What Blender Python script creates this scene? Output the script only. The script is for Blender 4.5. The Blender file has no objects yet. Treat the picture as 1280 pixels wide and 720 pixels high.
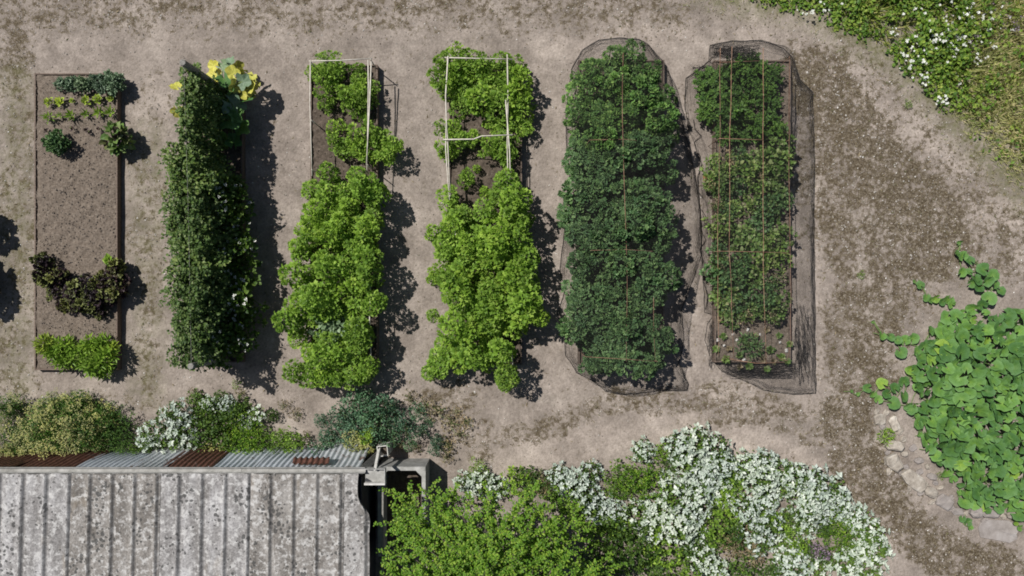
import bpy, math, random
import numpy as np
from mathutils import Vector

S = bpy.context.scene
COL = S.collection
R = np.random.RandomState(7)
random.seed(7)

# ------------------------------------------------------------------ camera, sky, sun, exposure
H = 11.16            # camera height above the gravel (m)
PPM = 85.0           # photograph pixels per metre at ground level
cam_d = bpy.data.cameras.new('camera')
cam_d.sensor_width = 36
cam_d.lens = 36 * H / (1280 / PPM)
cam_d.clip_end = 2000
cam = bpy.data.objects.new('camera', cam_d)
COL.objects.link(cam)
cam.location = (0, 0, H)
S.camera = cam

SUN = Vector((-0.51, 0.39, 1.0)).normalized()
w = bpy.data.worlds.new('World')
S.world = w
w.use_nodes = True
nt = w.node_tree
bg = nt.nodes['Background']
sky = nt.nodes.new('ShaderNodeTexSky')
sky.sky_type = 'NISHITA'
sky.sun_disc = False
sky.sun_elevation = math.asin(SUN.z)
sky.sun_rotation = math.atan2(SUN.x, SUN.y) % (2 * math.pi)
nt.links.new(sky.outputs[0], bg.inputs[0])
bg.inputs[1].default_value = 0.05
sd = bpy.data.lights.new('sun', 'SUN')
sd.energy = 4.8
sd.angle = math.radians(0.5)
sd.color = (1.0, 0.972, 0.935)
so = bpy.data.objects.new('sun', sd)
COL.objects.link(so)
so.rotation_euler = (-SUN).to_track_quat('-Z', 'Y').to_euler()
so.location = (-8, 6, 20)
S.view_settings.view_transform = 'Standard'
S.view_settings.look = 'None'
S.view_settings.gamma = 1
S.view_settings.exposure = 0.12
S.render.engine = 'CYCLES'
S.cycles.filter_width = 1.8
S.cycles.max_bounces = 5
S.cycles.diffuse_bounces = 3
S.cycles.transparent_max_bounces = 8


def P(px, py, z=0.0):
    """ground plan of a point that the photograph shows at (px, py) and that stands z above the gravel"""
    k = (H - z) / H / PPM
    return ((px - 640) * k, (360 - py) * k)


# ------------------------------------------------------------------ mesh helpers (all triangles)
class Acc:
    def __init__(s):
        s.v = []; s.f = []; s.m = []; s.a = []; s.n = 0

    def add(s, v, f, mat=0, att=None):
        v = np.asarray(v, float).reshape(-1, 3); f = np.asarray(f, int).reshape(-1, 3)
        s.v.append(v); s.f.append(f + s.n); s.m.append(np.full(len(f), mat, int))
        s.a.append(np.zeros(len(v)) if att is None else np.asarray(att, float))
        s.n += len(v)

    def leaves(s, T, pos, ax, up, size, mat=0):
        tv, tf = T[0], T[1]
        pos = np.asarray(pos, float); n = len(pos)
        if n == 0: return
        ax = ax / (np.linalg.norm(ax, axis=1, keepdims=True) + 1e-9)
        x = np.cross(ax, up); x /= (np.linalg.norm(x, axis=1, keepdims=True) + 1e-9)
        z = np.cross(x, ax)
        sz = np.broadcast_to(size, (n,))[:, None, None]
        v = pos[:, None, :] + sz * (tv[None, :, 0:1] * x[:, None, :] + tv[None, :, 1:2] * ax[:, None, :] + tv[None, :, 2:3] * z[:, None, :])
        f = tf[None] + (np.arange(n) * len(tv))[:, None, None]
        s.add(v.reshape(-1, 3), f.reshape(-1, 3), mat)

    def tube(s, pts, r, sides=6, mat=0, cap=True):
        pts = np.asarray(pts, float); n = len(pts)
        r = np.broadcast_to(r, (n,))
        t = np.gradient(pts, axis=0); t /= np.linalg.norm(t, axis=1, keepdims=True) + 1e-9
        ref = np.array([0, 0, 1.0]) if abs(t[:, 2]).mean() < .8 else np.array([1.0, 0, 0])
        x = np.cross(t, ref); x /= np.linalg.norm(x, axis=1, keepdims=True) + 1e-9
        y = np.cross(t, x)
        an = np.arange(sides) * 2 * np.pi / sides
        v = pts[:, None] + r[:, None, None] * (np.cos(an)[None, :, None] * x[:, None] + np.sin(an)[None, :, None] * y[:, None])
        f = []
        for i in range(n - 1):
            for j in range(sides):
                a = i * sides + j; b = i * sides + (j + 1) % sides
                f += [(a, b, b + sides), (a, b + sides, a + sides)]
        v = v.reshape(-1, 3)
        if cap:
            v = np.vstack([v, pts[:1], pts[-1:]]); c0 = n * sides
            for j in range(sides):
                f += [(c0, (j + 1) % sides, j), (c0 + 1, (n - 1) * sides + j, (n - 1) * sides + (j + 1) % sides)]
        s.add(v, f, mat)

    def prism(s, poly, z0, z1, bev=0.0, mat=0, jit=0.0):
        """poly: outline, counter-clockwise; bevelled top"""
        p = np.asarray(poly, float); n = len(p); c = p.mean(0)
        d = c - p; d /= np.linalg.norm(d, axis=1, keepdims=True) + 1e-9
        rings = [np.c_[p, np.full(n, z0)], np.c_[p, np.full(n, z1 - bev)]]
        if bev: rings.append(np.c_[p + d * bev * 1.4, np.full(n, z1)])
        rings[-1][:, 2] += R.uniform(-jit, jit, n)
        v = np.vstack(rings + [np.r_[c, rings[-1][:, 2].mean() + jit * .3][None], np.r_[c, z0][None]])
        f = []
        for k in range(len(rings) - 1):
            for i in range(n):
                a = k * n + i; b = k * n + (i + 1) % n
                f += [(a, b, b + n), (a, b + n, a + n)]
        t = (len(rings) - 1) * n; cc = len(rings) * n
        for i in range(n):
            f += [(cc, t + i, t + (i + 1) % n), (cc + 1, (i + 1) % n, i)]
        s.add(v, f, mat)

    def box(s, x0, x1, y0, y1, z0, z1, bev=0.004, mat=0):
        s.prism([(x0, y0), (x1, y0), (x1, y1), (x0, y1)], z0, z1, bev, mat)

    def mesh(s, name, mats, smooth=False):
        v = np.vstack(s.v); f = np.vstack(s.f); m = np.concatenate(s.m)
        me = bpy.data.meshes.new(name)
        me.vertices.add(len(v)); me.vertices.foreach_set('co', v.ravel().astype(np.float32))
        me.loops.add(len(f) * 3); me.loops.foreach_set('vertex_index', f.ravel().astype(np.int32))
        me.polygons.add(len(f)); me.polygons.foreach_set('loop_start', (np.arange(len(f)) * 3).astype(np.int32))
        me.polygons.foreach_set('loop_total', np.full(len(f), 3, np.int32))
        for mm in (mats if isinstance(mats, (list, tuple)) else [mats]): me.materials.append(mm)
        me.polygons.foreach_set('material_index', m.astype(np.int32))
        me.polygons.foreach_set('use_smooth', np.full(len(f), smooth, bool))
        a = me.attributes.new('rad', 'FLOAT', 'POINT'); a.data.foreach_set('value', np.concatenate(s.a).astype(np.float32))
        me.update(calc_edges=True)
        return me


def obj(name, me, parent=None, loc=(0, 0, 0), rz=0, sc=1):
    o = bpy.data.objects.new(name, me); COL.objects.link(o)
    o.location = loc; o.rotation_euler = (0, 0, rz)
    o.scale = (sc, sc, sc) if np.isscalar(sc) else sc
    if parent: o.parent = parent
    return o


def tag(o, label=None, cat=None, group=None, kind=None):
    if label: o['label'] = label
    if cat: o['category'] = cat
    if group: o['group'] = group
    if kind: o['kind'] = kind
    return o


def thing(name, label, cat, loc=(0, 0, 0), rz=0, group=None):
    return tag(obj(name, None, None, loc, rz), label, cat, group)


# ------------------------------------------------------------------ value noise for masks and relief
_NG = np.random.RandomState(3).rand(256, 256)
def vnoise(x, y, sc=1.0, oct=3):
    x = np.asarray(x, float) * sc + 57.3; y = np.asarray(y, float) * sc + 91.7
    t = 0; amp = 1; tot = 0
    for o in range(oct):
        xi = np.floor(x).astype(int); yi = np.floor(y).astype(int); fx = x - xi; fy = y - yi
        fx = fx * fx * (3 - 2 * fx); fy = fy * fy * (3 - 2 * fy)
        g = lambda a, b: _NG[a % 256, b % 256]
        t = t + amp * ((g(xi, yi) * (1 - fx) + g(xi + 1, yi) * fx) * (1 - fy) + (g(xi, yi + 1) * (1 - fx) + g(xi + 1, yi + 1) * fx) * fy)
        tot += amp; amp *= .5; x = x * 2.03 + 11; y = y * 2.03 + 7
    return t / tot
def sstep(a, b, x):
    t = np.clip((np.asarray(x, float) - a) / (b - a), 0, 1); return t * t * (3 - 2 * t)
def seg_dist(px, py, poly, closed=False):
    px = np.asarray(px, float); py = np.asarray(py, float); d = np.full(px.shape, 1e9)
    L = list(poly) + ([poly[0]] if closed else [])
    for (ax, ay), (bx, by) in zip(L[:-1], L[1:]):
        dx, dy = bx - ax, by - ay
        t = np.clip(((px - ax) * dx + (py - ay) * dy) / (dx * dx + dy * dy + 1e-12), 0, 1)
        d = np.minimum(d, np.hypot(px - ax - t * dx, py - ay - t * dy))
    return d
def inside(px, py, poly):
    px = np.asarray(px, float); py = np.asarray(py, float); c = np.zeros(px.shape, bool)
    n = len(poly)
    for i in range(n):
        ax, ay = poly[i]; bx, by = poly[(i + 1) % n]
        k = ((ay > py) != (by > py)) & (px < (bx - ax) * (py - ay) / ((by - ay) + 1e-12) + ax)
        c ^= k
    return c


# ------------------------------------------------------------------ materials
def newmat(name):
    m = bpy.data.materials.new(name); m.use_nodes = True
    n = m.node_tree.nodes; l = m.node_tree.links
    return m, n, l, n['Principled BSDF'], n['Material Output']
def ramp(n, l, src, stops, interp='LINEAR'):
    r = n.new('ShaderNodeValToRGB'); e = r.color_ramp.elements
    r.color_ramp.interpolation = interp
    while len(e) < len(stops): e.new(0.5)
    for i, (p, c) in enumerate(stops):
        e[i].position = p; e[i].color = (*c, 1) if len(c) == 3 else c
    l.new(src, r.inputs[0]); return r.outputs[0]
def noise(n, l, vec, scale, detail=4, rough=.6):
    t = n.new('ShaderNodeTexNoise'); t.inputs['Scale'].default_value = scale
    t.inputs['Detail'].default_value = detail; t.inputs['Roughness'].default_value = rough
    l.new(vec, t.inputs['Vector']); return t.outputs[0]
def mixc(n, l, fac, a, b, mode='MIX'):
    x = n.new('ShaderNodeMix'); x.data_type = 'RGBA'; x.blend_type = mode
    for s_, i in ((fac, 0), (a, 6), (b, 7)):
        if hasattr(s_, 'links') or hasattr(s_, 'is_output'): l.new(s_, x.inputs[i])
        else: x.inputs[i].default_value = s_ if i == 0 else (*s_, 1)
    return x.outputs[2]
def mathn(n, l, op, a, b=0.0, clamp=False):
    x = n.new('ShaderNodeMath'); x.operation = op; x.use_clamp = clamp
    for i, s_ in ((0, a), (1, b)):
        if hasattr(s_, 'is_output'): l.new(s_, x.inputs[i])
        else: x.inputs[i].default_value = s_
    return x.outputs[0]
def bump(n, l, h, bsdf, dist=.01, st=.6):
    b = n.new('ShaderNodeBump'); b.inputs['Distance'].default_value = dist; b.inputs['Strength'].default_value = st
    l.new(h, b.inputs['Height']); l.new(b.outputs[0], bsdf.inputs['Normal'])

def leafmat(name, cols, trans=.28, rough=.55, objvar=.25, spec=.35):
    m, n, l, b, out = newmat(name)
    g = n.new('ShaderNodeNewGeometry')
    k = len(cols)
    c = ramp(n, l, g.outputs['Random Per Island'], [(i / max(1, k - 1), cc) for i, cc in enumerate(cols)])
    tc = n.new('ShaderNodeTexCoord')
    v = ramp(n, l, noise(n, l, tc.outputs['Object'], 9, 2), [(.3, (.72, .76, .7)), (.7, (1.2, 1.15, 1.15))])
    c = mixc(n, l, 1.0, c, v, 'MULTIPLY')
    oi = n.new('ShaderNodeObjectInfo')
    v2 = ramp(n, l, oi.outputs['Random'], [(0, (1 - objvar,) * 3), (.5, (1.0, 1.0, .95)), (1, (1 + objvar, 1 + objvar * .7, 1.0))])
    c = mixc(n, l, 1.0, c, v2, 'MULTIPLY')
    l.new(c, b.inputs['Base Color']); b.inputs['Roughness'].default_value = rough
    b.inputs['Specular IOR Level'].default_value = spec
    t = n.new('ShaderNodeBsdfTranslucent'); l.new(c, t.inputs[0])
    mx = n.new('ShaderNodeMixShader'); mx.inputs[0].default_value = trans
    l.new(b.outputs[0], mx.inputs[1]); l.new(t.outputs[0], mx.inputs[2]); l.new(mx.outputs[0], out.inputs[0])
    return m

def simplemat(name, stops, scale=8, rough=.8, stretch=(1, 1, 1), bmp=.004, detail=6, metallic=0, rnd=0.0):
    m, n, l, b, out = newmat(name)
    tc = n.new('ShaderNodeTexCoord'); mp = n.new('ShaderNodeMapping'); l.new(tc.outputs['Object'], mp.inputs[0])
    mp.inputs['Scale'].default_value = stretch
    f = noise(n, l, mp.outputs[0], scale, detail, .65)
    c = ramp(n, l, f, stops)
    if rnd:
        oi = n.new('ShaderNodeObjectInfo')
        c = mixc(n, l, 1.0, c, ramp(n, l, oi.outputs['Random'], [(0, (1 - rnd,) * 3), (1, (1 + rnd,) * 3)]), 'MULTIPLY')
    l.new(c, b.inputs['Base Color']); b.inputs['Roughness'].default_value = rough; b.inputs['Metallic'].default_value = metallic
    b.inputs['Specular IOR Level'].default_value = .25
    if bmp: bump(n, l, noise(n, l, mp.outputs[0], scale * 3, 5), b, bmp)
    return m

def ground_material():
    m, n, l, b, out = newmat('gravel_and_moss')
    tc = n.new('ShaderNodeTexCoord'); O = tc.outputs['Object']
    at = n.new('ShaderNodeAttribute'); at.attribute_name = 'moss'
    ag = n.new('ShaderNodeAttribute'); ag.attribute_name = 'green'
    ap = n.new('ShaderNodeAttribute'); ap.attribute_name = 'pale'
    base = ramp(n, l, noise(n, l, O, 1.6, 6), [(.3, (.18, .153, .131)), (.5, (.255, .218, .189)), (.7, (.335, .29, .252))])
    fine = noise(n, l, O, 26, 7, .72)
    base = mixc(n, l, 1.0, base, ramp(n, l, fine, [(.3, (.74, .735, .73)), (.5, (1, 1, 1)), (.7, (1.22, 1.22, 1.23))]), 'MULTIPLY')
    mid = noise(n, l, O, 6, 7, .75)
    base = mixc(n, l, 1.0, base, ramp(n, l, mid, [(.32, (.76, .75, .73)), (.68, (1.2, 1.19, 1.18))]), 'MULTIPLY')
    base = mixc(n, l, ap.outputs['Fac'], base, mixc(n, l, 1.0, base, (1.2, 1.2, 1.2), 'MULTIPLY'))
    # pebbles
    vo = n.new('ShaderNodeTexVoronoi'); vo.inputs['Scale'].default_value = 38; l.new(O, vo.inputs['Vector'])
    peb = ramp(n, l, vo.outputs['Color'], [(.0, (.72, .70, .68)), (.6, (1, 1, 1)), (.93, (1.1, 1.1, 1.1)), (1, (1.7, 1.68, 1.65))])
    base = mixc(n, l, .45, base, peb, 'MULTIPLY')
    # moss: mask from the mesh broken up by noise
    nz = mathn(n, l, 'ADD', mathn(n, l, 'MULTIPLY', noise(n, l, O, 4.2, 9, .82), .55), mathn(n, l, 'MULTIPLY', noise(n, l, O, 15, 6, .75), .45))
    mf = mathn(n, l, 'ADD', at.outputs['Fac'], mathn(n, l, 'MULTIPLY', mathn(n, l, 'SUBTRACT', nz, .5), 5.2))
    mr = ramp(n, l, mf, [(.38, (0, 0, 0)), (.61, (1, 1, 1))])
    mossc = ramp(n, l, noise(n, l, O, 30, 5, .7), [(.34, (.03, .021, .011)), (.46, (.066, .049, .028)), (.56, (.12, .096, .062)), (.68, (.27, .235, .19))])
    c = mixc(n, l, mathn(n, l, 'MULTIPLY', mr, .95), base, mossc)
    # green algae and fine weeds
    gn = mathn(n, l, 'MULTIPLY', ag.outputs['Fac'], ramp(n, l, noise(n, l, O, 7, 6, .7), [(.35, (0, 0, 0)), (.6, (1, 1, 1))]))
    c = mixc(n, l, mathn(n, l, 'MULTIPLY', gn, .75), c, (.10, .105, .035))
    l.new(c, b.inputs['Base Color']); b.inputs['Roughness'].default_value = .95; b.inputs['Specular IOR Level'].default_value = .15
    hh = mathn(n, l, 'ADD', mathn(n, l, 'MULTIPLY', fine, .7), mathn(n, l, 'MULTIPLY', vo.outputs['Distance'], -.8))
    bump(n, l, hh, b, .008, .6)
    return m

M = {}
M['ground'] = ground_material()
M['soil'] = simplemat('bed_soil', [(.34, (.105, .082, .062)), (.5, (.155, .124, .097)), (.66, (.225, .185, .148))], 30, .95, bmp=.018, detail=8)
M['darksoil'] = simplemat('mulched_soil', [(.3, (.045, .034, .026)), (.55, (.10, .078, .06)), (.8, (.17, .14, .115))], 24, .95, bmp=.012, detail=8)
M['board'] = simplemat('weathered_board', [(.25, (.07, .052, .04)), (.5, (.14, .105, .083)), (.75, (.24, .19, .155))], 10, .85, (1, 6, 6), rnd=.2)
M['cane'] = simplemat('sun_bleached_cane', [(.25, (.30, .27, .22)), (.5, (.5, .46, .39)), (.75, (.64, .6, .53))], 14, .7, rnd=.12)
M['post'] = simplemat('grey_timber_post', [(.25, (.1, .095, .085)), (.5, (.2, .19, .17)), (.75, (.33, .32, .3))], 12, .85, (5, 5, 1))
M['rust'] = simplemat('rusty_rod', [(.25, (.14, .07, .045)), (.5, (.25, .14, .09)), (.75, (.38, .28, .2))], 18, .85, rnd=.1)
M['net'] = simplemat('black_net_thread', [(.3, (.012, .011, .011)), (.7, (.035, .032, .03))], 20, .7, bmp=0)
M['concrete'] = simplemat('old_concrete', [(.25, (.17, .165, .15)), (.5, (.30, .295, .275)), (.75, (.43, .42, .40))], 9, .9, bmp=.004, detail=9)
M['stone'] = simplemat('tan_edging_stone', [(.3, (.19, .16, .13)), (.5, (.34, .30, .25)), (.7, (.52, .48, .42))], 9, .9, bmp=.01, detail=9, rnd=.15)
M['greystone'] = simplemat('pale_grey_slab', [(.3, (.19, .165, .148)), (.5, (.27, .24, .22)), (.7, (.35, .32, .30))], 6, .9, bmp=.006, detail=9)
M['pebble'] = simplemat('pebbles', [(.3, (.10, .085, .07)), (.48, (.26, .23, .195)), (.62, (.42, .39, .35)), (.75, (.7, .68, .64))], 21, .85, bmp=0, detail=1)
M['clod'] = simplemat('soil_clods', [(.2, (.14, .112, .088)), (.5, (.18, .147, .118)), (.8, (.25, .21, .175))], 6, .95, bmp=0, detail=2)
M['darktimber'] = simplemat('dark_wall_lining', [(.3, (.02, .02, .022)), (.7, (.05, .05, .055))], 6, .8)
M['paintwood'] = simplemat('flaking_white_paint', [(.3, (.38, .36, .33)), (.6, (.62, .6, .56))], 12, .7)
M['stem'] = simplemat('green_stem', [(.3, (.09, .14, .04)), (.7, (.18, .24, .09))], 10, .6, bmp=0)
M['bark'] = simplemat('grey_brown_bark', [(.3, (.07, .055, .04)), (.7, (.19, .16, .13))], 14, .9, (4, 4, 1), bmp=.01)
M['clay'] = simplemat('terracotta', [(.3, (.36, .13, .07)), (.7, (.5, .22, .13))], 9, .9)

# leaf colours (albedo)
M['bright'] = leafmat('bright_green_leaf', [(.12, .23, .028), (.19, .34, .042), (.27, .44, .06), (.36, .52, .10)], .42, objvar=.2)
M['limey'] = leafmat('lime_green_leaf', [(.15, .28, .03), (.22, .37, .045), (.31, .45, .07)], .36, objvar=.15)
M['kale'] = leafmat('dark_kale_leaf', [(.052, .115, .042), (.08, .16, .058), (.12, .22, .08), (.19, .30, .12)], .2, objvar=.12)
M['kaledull'] = leafmat('dull_kale_leaf', [(.07, .15, .06), (.11, .21, .085), (.17, .28, .12)], .15, objvar=.15)
M['kalelight'] = leafmat('curly_kale_leaf', [(.07, .16, .04), (.105, .22, .055), (.165, .31, .08), (.28, .43, .13)], .2, objvar=.15)
M['bluegreen'] = leafmat('blue_green_leaf', [(.04, .10, .055), (.075, .16, .09), (.14, .25, .15)], .15, objvar=.35)
M['limebright'] = leafmat('lime_seedling_leaf', [(.3, .42, .05), (.4, .5, .08)], .3)
M['deadleaf'] = leafmat('dead_leaf_crumb', [(.045, .032, .02), (.09, .065, .045), (.16, .12, .09)], .1)
M['mossbit'] = leafmat('moss_bit', [(.06, .07, .02), (.12, .14, .04), (.2, .22, .08)], .1)
M['olivepurple'] = leafmat('bronze_green_leaf', [(.05, .03, .03), (.09, .10, .03), (.17, .2, .06), (.28, .31, .12)], .2)
M['sage'] = leafmat('sage_green_leaf', [(.12, .19, .11), (.18, .27, .17), (.25, .34, .24)], .2)
M['carrot'] = leafmat('feathery_leaf', [(.05, .125, .025), (.09, .19, .035), (.15, .27, .055)], .28)
M['mixleaf'] = leafmat('dull_green_leaf', [(.06, .12, .03), (.11, .20, .045), (.2, .29, .09), (.28, .32, .17)], .2)
M['pea'] = leafmat('climbing_leaf', [(.04, .085, .018), (.07, .13, .028), (.115, .185, .042), (.19, .25, .095)], .25)
M['purple'] = leafmat('dark_purple_leaf', [(.018, .012, .018), (.035, .02, .028), (.06, .035, .04), (.07, .08, .03), (.13, .15, .05)], .12)
M['yellowleaf'] = leafmat('yellow_marrow_leaf', [(.42, .44, .06), (.55, .53, .11), (.34, .4, .1)], .25)
M['silverleaf'] = leafmat('silvery_white_leaf', [(.36, .44, .37), (.50, .57, .51), (.62, .68, .64)], .2, .7, .1)
M['tree'] = leafmat('yellow_green_tree_leaf', [(.07, .165, .015), (.115, .25, .022), (.18, .33, .034), (.28, .40, .06)], .38)
M['shrub'] = leafmat('mid_green_leaf', [(.045, .10, .018), (.08, .155, .025), (.13, .21, .035)], .28)
M['olive'] = leafmat('olive_umbel', [(.24, .26, .07), (.36, .37, .13), (.46, .45, .22), (.15, .21, .07)], .2)
M['dry'] = leafmat('dry_brown_stalk', [(.14, .105, .06), (.25, .2, .13), (.36, .3, .2), (.12, .13, .05)], .15)
M['grass'] = leafmat('verge_grass', [(.11, .19, .03), (.17, .26, .04), (.26, .32, .07), (.36, .34, .15)], .4)
M['verge'] = leafmat('verge_weed_leaf', [(.07, .15, .02), (.12, .23, .03), (.2, .32, .04), (.32, .40, .08)], .35)
M['straw'] = leafmat('straw_grass', [(.26, .33, .1), (.42, .44, .2), (.62, .56, .36), (.2, .27, .08)], .45)
M['petal'] = leafmat('white_petal', [(.75, .76, .74), (.82, .82, .8)], .2, .6, .03)
M['mauve'] = leafmat('mauve_petal', [(.2, .14, .2), (.32, .25, .32)], .2, .6, .1)

def squash_material():
    m, n, l, b, out = newmat('squash_leaf')
    a = n.new('ShaderNodeAttribute'); a.attribute_name = 'rad'
    oi = n.new('ShaderNodeObjectInfo'); tc = n.new('ShaderNodeTexCoord')
    c0 = ramp(n, l, a.outputs['Fac'], [(0, (.135, .25, .045)), (.45, (.095, .205, .042)), (1, (.12, .24, .072))])  # bluish rim: sky reflection painted into the leaf colour
    c1 = ramp(n, l, oi.outputs['Random'], [(0, (.6, .68, .7)), (.45, (.95, .95, 1)), (.8, (1.2, 1.15, 1.0)), (.95, (1.35, 1.25, 1.1)), (1, (2.0, 1.5, .8))])
    c = mixc(n, l, 1, c0, c1, 'MULTIPLY')
    c = mixc(n, l, 1, c, ramp(n, l, noise(n, l, tc.outputs['Object'], 14, 4), [(.3, (.82, .85, .8)), (.7, (1.18, 1.15, 1.2))]), 'MULTIPLY')
    l.new(c, b.inputs['Base Color']); b.inputs['Roughness'].default_value = .6; b.inputs['Specular IOR Level'].default_value = .28
    bump(n, l, noise(n, l, tc.outputs['Object'], 30, 3), b, .006, .5)
    t = n.new('ShaderNodeBsdfTranslucent'); l.new(c, t.inputs[0])
    mx = n.new('ShaderNodeMixShader'); mx.inputs[0].default_value = .18
    l.new(b.outputs[0], mx.inputs[1]); l.new(t.outputs[0], mx.inputs[2]); l.new(mx.outputs[0], out.inputs[0])
    return m
M['squash'] = squash_material()

def cement_material():
    """lichened cement roofing; dirt and painted-in shade darken the strip beside the ribs (attribute rad = 1 in the gutters)"""
    m, n, l, b, out = newmat('lichened_cement_sheet')
    tc = n.new('ShaderNodeTexCoord'); O = tc.outputs['Object']
    oi = n.new('ShaderNodeObjectInfo'); a = n.new('ShaderNodeAttribute'); a.attribute_name = 'rad'
    off = n.new('ShaderNodeVectorMath'); off.operation = 'ADD'; l.new(O, off.inputs[0])
    cx = n.new('ShaderNodeCombineXYZ'); l.new(mathn(n, l, 'MULTIPLY', oi.outputs['Random'], 40), cx.inputs[0]); l.new(cx.outputs[0], off.inputs[1])
    V = off.outputs[0]
    mp = n.new('ShaderNodeMapping'); mp.inputs['Scale'].default_value = (1, .35, 1); l.new(V, mp.inputs[0])
    c = ramp(n, l, noise(n, l, mp.outputs[0], 5, 6), [(.3, (.135, .127, .119)), (.5, (.225, .215, .207)), (.7, (.34, .332, .327))])
    c = mixc(n, l, 1, c, ramp(n, l, noise(n, l, V, 34, 7, .75), [(.34, (.58, .58, .58)), (.66, (1.42, 1.42, 1.42))]), 'MULTIPLY')
    tint = ramp(n, l, oi.outputs['Random'], [(0, (.78, .74, .68)), (.5, (1, 1, 1)), (1, (1.15, 1.15, 1.17))])
    c = mixc(n, l, 1, c, tint, 'MULTIPLY')
    # white crust
    cr = ramp(n, l, noise(n, l, V, 13, 8, .72), [(.5, (0, 0, 0)), (.6, (1, 1, 1))])
    c = mixc(n, l, mathn(n, l, 'MULTIPLY', cr, .65), c, (.54, .53, .51))
    # orange brown stain
    st = ramp(n, l, noise(n, l, mp.outputs[0], 3.1, 3), [(.6, (0, 0, 0)), (.74, (1, 1, 1))])
    c = mixc(n, l, mathn(n, l, 'MULTIPLY', st, .35), c, (.30, .22, .12))
    # black lichen spots
    vo = n.new('ShaderNodeTexVoronoi'); vo.inputs['Scale'].default_value = 17
    wv = n.new('ShaderNodeVectorMath'); wv.operation = 'ADD'; l.new(V, wv.inputs[0])
    nn = n.new('ShaderNodeTexNoise'); nn.inputs['Scale'].default_value = 18; l.new(V, nn.inputs['Vector'])
    sc = n.new('ShaderNodeVectorMath'); sc.operation = 'SCALE'; sc.inputs['Scale'].default_value = .03; l.new(nn.outputs['Color'], sc.inputs[0])
    l.new(sc.outputs[0], wv.inputs[1]); l.new(wv.outputs[0], vo.inputs['Vector'])
    spot = mathn(n, l, 'LESS_THAN', vo.outputs['Distance'], mathn(n, l, 'MULTIPLY', mathn(n, l, 'SUBTRACT', noise(n, l, V, 2.2, 4, .7), .44), 2.6))
    c = mixc(n, l, mathn(n, l, 'MULTIPLY', spot, .8), c, (.05, .05, .048))
    dm_ = mathn(n, l, 'MULTIPLY', a.outputs['Fac'], mathn(n, l, 'ADD', .12, mathn(n, l, 'MULTIPLY', noise(n, l, V, 20, 4), .75)))  # dirt plus painted shade that widens the ribs' own narrow shadow
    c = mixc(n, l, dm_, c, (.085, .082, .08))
    l.new(c, b.inputs['Base Color']); b.inputs['Roughness'].default_value = .95; b.inputs['Specular IOR Level'].default_value = .15
    bump(n, l, noise(n, l, V, 40, 6, .7), b, .006, .6)
    return m
M['cement'] = cement_material()

def tin_material(name, clean, rustf):
    m, n, l, b, out = newmat(name)
    tc = n.new('ShaderNodeTexCoord'); O = tc.outputs['Object']
    c = ramp(n, l, noise(n, l, O, 9, 5), [(.3, tuple(x * .75 for x in clean)), (.7, clean)])
    rf = ramp(n, l, noise(n, l, O, 3.2, 7, .7), [(rustf, (0, 0, 0)), (rustf + .1, (1, 1, 1))])
    rc = ramp(n, l, noise(n, l, O, 22, 5), [(.3, (.06, .025, .02)), (.7, (.19, .085, .06))])
    c = mixc(n, l, rf, c, rc)
    l.new(c, b.inputs['Base Color']); b.inputs['Roughness'].default_value = .55; b.inputs['Metallic'].default_value = .15
    bump(n, l, noise(n, l, O, 30, 3), b, .003)
    return m
M['tin_clean'] = tin_material('galvanised_tin', (.60, .64, .69), .62)
M['tin_spot'] = tin_material('part_rusted_tin', (.60, .62, .64), .52)
M['tin_rust'] = tin_material('red_rusted_tin', (.3, .26, .25), .3)

# ------------------------------------------------------------------ leaf templates (x width, y along, z up; unit length)
def fan(rim, zc=0.0, c=(0, .45)):
    v = np.array([(c[0], c[1], zc)] + [tuple(p) for p in rim], float); n = len(rim)
    return v, np.array([(0, 1 + i, 1 + (i + 1) % n) for i in range(n)])
T_DIA = (np.array([(0, 0, 0), (.34, .45, .1), (0, 1, -.1), (-.34, .45, .1)], float), np.array([(0, 1, 2), (0, 2, 3)]))
T_OVA = (np.array([(0, 0, 0), (.36, .3, .1), (.3, .7, .05), (0, 1, -.15), (-.3, .7, .05), (-.36, .3, .1), (0, .5, 0)], float),
         np.array([(6, 0, 1), (6, 1, 2), (6, 2, 3), (6, 3, 4), (6, 4, 5), (6, 5, 0)]))
T_NAR = (np.array([(0, 0, 0), (.13, .4, .05), (0, 1, -.12), (-.13, .4, .05)], float), np.array([(0, 1, 2), (0, 2, 3)]))
T_LAN = (np.array([(0, 0, 0), (.18, .45, .06), (0, 1, -.1), (-.18, .45, .06)], float), np.array([(0, 1, 2), (0, 2, 3)]))
def _lobed(k, r0, r1, zz, sx=.95):
    rim = []
    for i in range(2 * k):
        a = -math.pi / 2 + math.pi / (2 * k) + i * math.pi / k
        r = r1 if i % 2 else r0
        rim.append((sx * r * math.cos(a), .48 + r * math.sin(a), zz * (1 if i % 2 else -1) + .05 * math.cos(i * 2.3)))
    return fan(rim, .03, (0, .48))
T_LOB = _lobed(5, .33, .56, -.07)
T_CUR = _lobed(6, .42, .55, .13)
T_LAW = (np.array([(0, 0, 0), (.30, .5, .08), (0, 1, -.12), (-.30, .5, .08)], float), np.array([(0, 1, 2), (0, 2, 3)]))
T_BLADE = (np.array([(-.03, 0, 0), (.03, 0, 0), (.028, .5, .1), (-.028, .5, .1), (0, 1, -.08)], float), np.array([(0, 1, 2), (0, 2, 3), (3, 2, 4)]))

def hemi(n, rng, lo=0.0, seed=None):
    z = rng.uniform(lo, 1, n); t = rng.uniform(0, 2 * np.pi, n); r = np.sqrt(np.clip(1 - z * z, 0, 1))
    return np.c_[r * np.cos(t), r * np.sin(t), z]

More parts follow.
